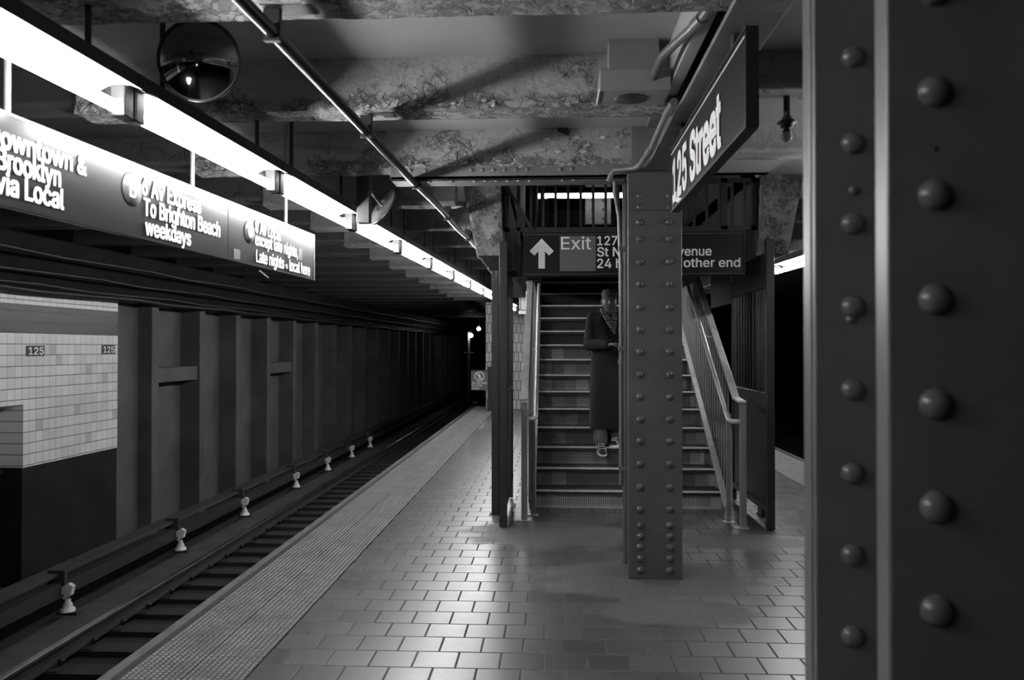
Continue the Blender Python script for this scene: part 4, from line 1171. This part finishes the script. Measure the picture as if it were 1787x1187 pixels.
# coat
ct = MB()
def ring(z, hw, hd, cx=PXC, cy=PY, n=28, e=2.4):
    r = []
    for k in range(n):
        a = 2 * PI * k / n; c_, s_ = math.cos(a), math.sin(a)
        fold = 1 + (.018 * math.sin(a * 7) + .012 * math.sin(a * 11 + 1)) * max(0, (Z0 + 1.0 - z))
        r.append(Vector((cx + hw * fold * math.copysign(abs(c_) ** (2 / e), c_), cy + hd * fold * math.copysign(abs(s_) ** (2 / e), s_), z)))
    return r
ct.loft([ring(Z0 + .185, .195, .20, .605, PY - .055), ring(Z0 + .45, .195, .195, .605, PY - .05), ring(Z0 + .75, .190, .175, .608, PY - .03), ring(Z0 + .98, .185, .145), ring(Z0 + 1.12, .183, .142),
         ring(Z0 + 1.27, .200, .145), ring(Z0 + 1.37, .215, .125), ring(Z0 + 1.425, .185, .100), ring(Z0 + 1.462, .105, .078), ring(Z0 + 1.485, .082, .070)])
for sh, el, wr in ((shL, elL, wrL), (shR, elR, wrR)):
    sgx = -1 if sh.x < PXC else 1
    ct.chain([sh + Vector((sgx * -.005, 0, -.012)), el, wr.lerp(el, .10)], [.078, .066, .050], 16)
    # lapel
for sgx in (-1, 1):
    ct.prism([(PXC + sgx * .085, PY - .125, Z0 + 1.44), (PXC + sgx * .115, PY - .142, Z0 + 1.33), (PXC + sgx * .012, PY - .160, Z0 + 1.16), (PXC + sgx * .030, PY - .150, Z0 + 1.30)], (0, .03, 0))
coat = build('coat', ct, 'coat', per)
rm = coat.modifiers.new('one', 'REMESH'); rm.mode = 'VOXEL'; rm.voxel_size = .009; rm.use_smooth_shade = True
smo = coat.modifiers.new('soft', 'SMOOTH'); smo.factor = .5; smo.iterations = 3
bake(coat)
for z in (1.14, .98, .84):
    build('button', disc(Vector((PXC + .02, PY - .160, Z0 + z)), (0, -1, 0), .012, .008, 14), 'shoe', coat)
for kn, an, hm in ((knL, anL, -.03), (knR, anR, -.02)):
    tr = MB(); top_ = kn.lerp(an, .15); low = an + Vector((0, -.02, -.065 if an is anL else -.03))
    prs = []
    for k in range(9):
        u = k / 8; c_ = top_.lerp(low, u)
        rx = .082 - .012 * u + .006 * math.sin(k * 2.1); prs.append([c_ + Vector((rx * math.cos(2 * PI * i / 18), rx * .95 * math.sin(2 * PI * i / 18), .012 * math.sin(2 * PI * i / 18 * 2 + k) * u)) for i in range(18)])
    tr.loft(prs)
    build('trouser_leg', tr, 'trousers', per)
def shoe(an, yaw, pitch):
    q = Matrix.Translation(an) @ Matrix.Rotation(yaw, 4, 'Z') @ Matrix.Rotation(pitch, 4, 'X')
    T = lambda v: q @ Vector(v)
    def rg(y, hw, z0, z1, n=16): return [T((hw * math.cos(2 * PI * k / n), y, (z0 + z1) / 2 + (z1 - z0) / 2 * math.sin(2 * PI * k / n))) for k in range(n)]
    s = build('shoe', MB().loft([rg(.085, .022, -.070, -.02), rg(.07, .036, -.074, .02), rg(.02, .040, -.074, .03), rg(-.05, .044, -.074, .0), rg(-.11, .050, -.074, -.018), rg(-.16, .046, -.074, -.030), rg(-.185, .030, -.070, -.045)]), 'shoe', per)
    sole = MB()
    out = [(-.02, .09), (-.042, .06), (-.040, 0), (-.048, -.08), (-.053, -.13), (-.044, -.175), (-.02, -.195), (.02, -.195), (.044, -.175), (.053, -.13), (.048, -.08), (.040, 0), (.042, .06), (.02, .09)]
    sole.prism([T((x, y, -.085)) for x, y in out], q.to_3x3() @ Vector((0, 0, .016))); build('sole', sole, 'shoe_white', s)
    lc = MB()
    for k in range(3): lc.bar(T((-.03, -.075 - .028 * k, .0 - .012 * k)), T((.03, -.085 - .028 * k, .0 - .012 * k)), .010, .006)
    build('stripe', lc, 'shoe_white', s)
shoe(anL + Vector((0, -.035, -.015)), .12, .42); shoe(anR + Vector((0, -.01, 0)), -.25, 0.0)
# cap with a short brim
cz = HC.z + .045; cpm = MB()
def cring(z, r, dy=0): return [Vector((HC.x + r * .97 * math.cos(2 * PI * k / 32), HC.y + .006 + dy + r * 1.12 * math.sin(2 * PI * k / 32), z)) for k in range(32)]
cpm.loft([cring(cz - .008, .081), cring(cz + .02, .083), cring(cz + .055, .084), cring(cz + .078, .080), cring(cz + .092, .066), cring(cz + .098, .04), cring(cz + .1, .002)])
cap = build('cap', cpm, 'cap', per)
br = MB(); n = 18; vi, vo = [], []
for k in range(n + 1):
    a = PI + PI * (k / n); s_ = math.sin(PI * k / n)
    vi.append(Vector((HC.x + .080 * math.cos(a), HC.y + .006 + .091 * math.sin(a), cz + .002 - .0)))
    vo.append(Vector((HC.x + .083 * math.cos(a), HC.y + .006 + (.093 + .045 * s_) * math.sin(a), cz - .002 - .022 * s_)))
vs_ = vi + vo + [v + Vector((0, 0, -.005)) for v in vi + vo]; m_ = n + 1
fs_ = [(k, k + 1, m_ + k + 1, m_ + k) for k in range(n)] + [(2 * m_ + k, 3 * m_ + k, 3 * m_ + k + 1, 2 * m_ + k + 1) for k in range(n)] + [(m_ + k, m_ + k + 1, 3 * m_ + k + 1, 3 * m_ + k) for k in range(n)]
br.add(vs_, fs_, True); build('brim', br, 'cap', cap)
# scarf crossing on the chest
sc_ = MB(); sc_.tube([(PXC + .068 * math.cos(2 * PI * k / 24), PY - .035 + .075 * math.sin(2 * PI * k / 24), Z0 + 1.462 + .02 * math.sin(2 * PI * k / 24)) for k in range(25)], .026, 10, False)
def strip(pts, ws):
    rg = []
    for p, w in zip(pts, ws):
        p = Vector(p); rg.append([p + Vector((w * math.cos(2 * PI * i / 12), .014 * math.sin(2 * PI * i / 12), .15 * w * math.sin(4 * PI * i / 12))) for i in range(12)])
    sc_.loft(rg)
strip([(PXC - .065, PY - .10, Z0 + 1.46), (PXC - .02, PY - .150, Z0 + 1.38), (PXC + .03, PY - .170, Z0 + 1.29), (PXC + .06, PY - .175, Z0 + 1.20)], [.030, .042, .042, .012])
strip([(PXC + .07, PY - .09, Z0 + 1.46), (PXC + .06, PY - .140, Z0 + 1.38), (PXC + .05, PY - .160, Z0 + 1.28), (PXC + .055, PY - .165, Z0 + 1.22)], [.026, .034, .030, .010])
build('scarf', sc_, 'scarf', per)
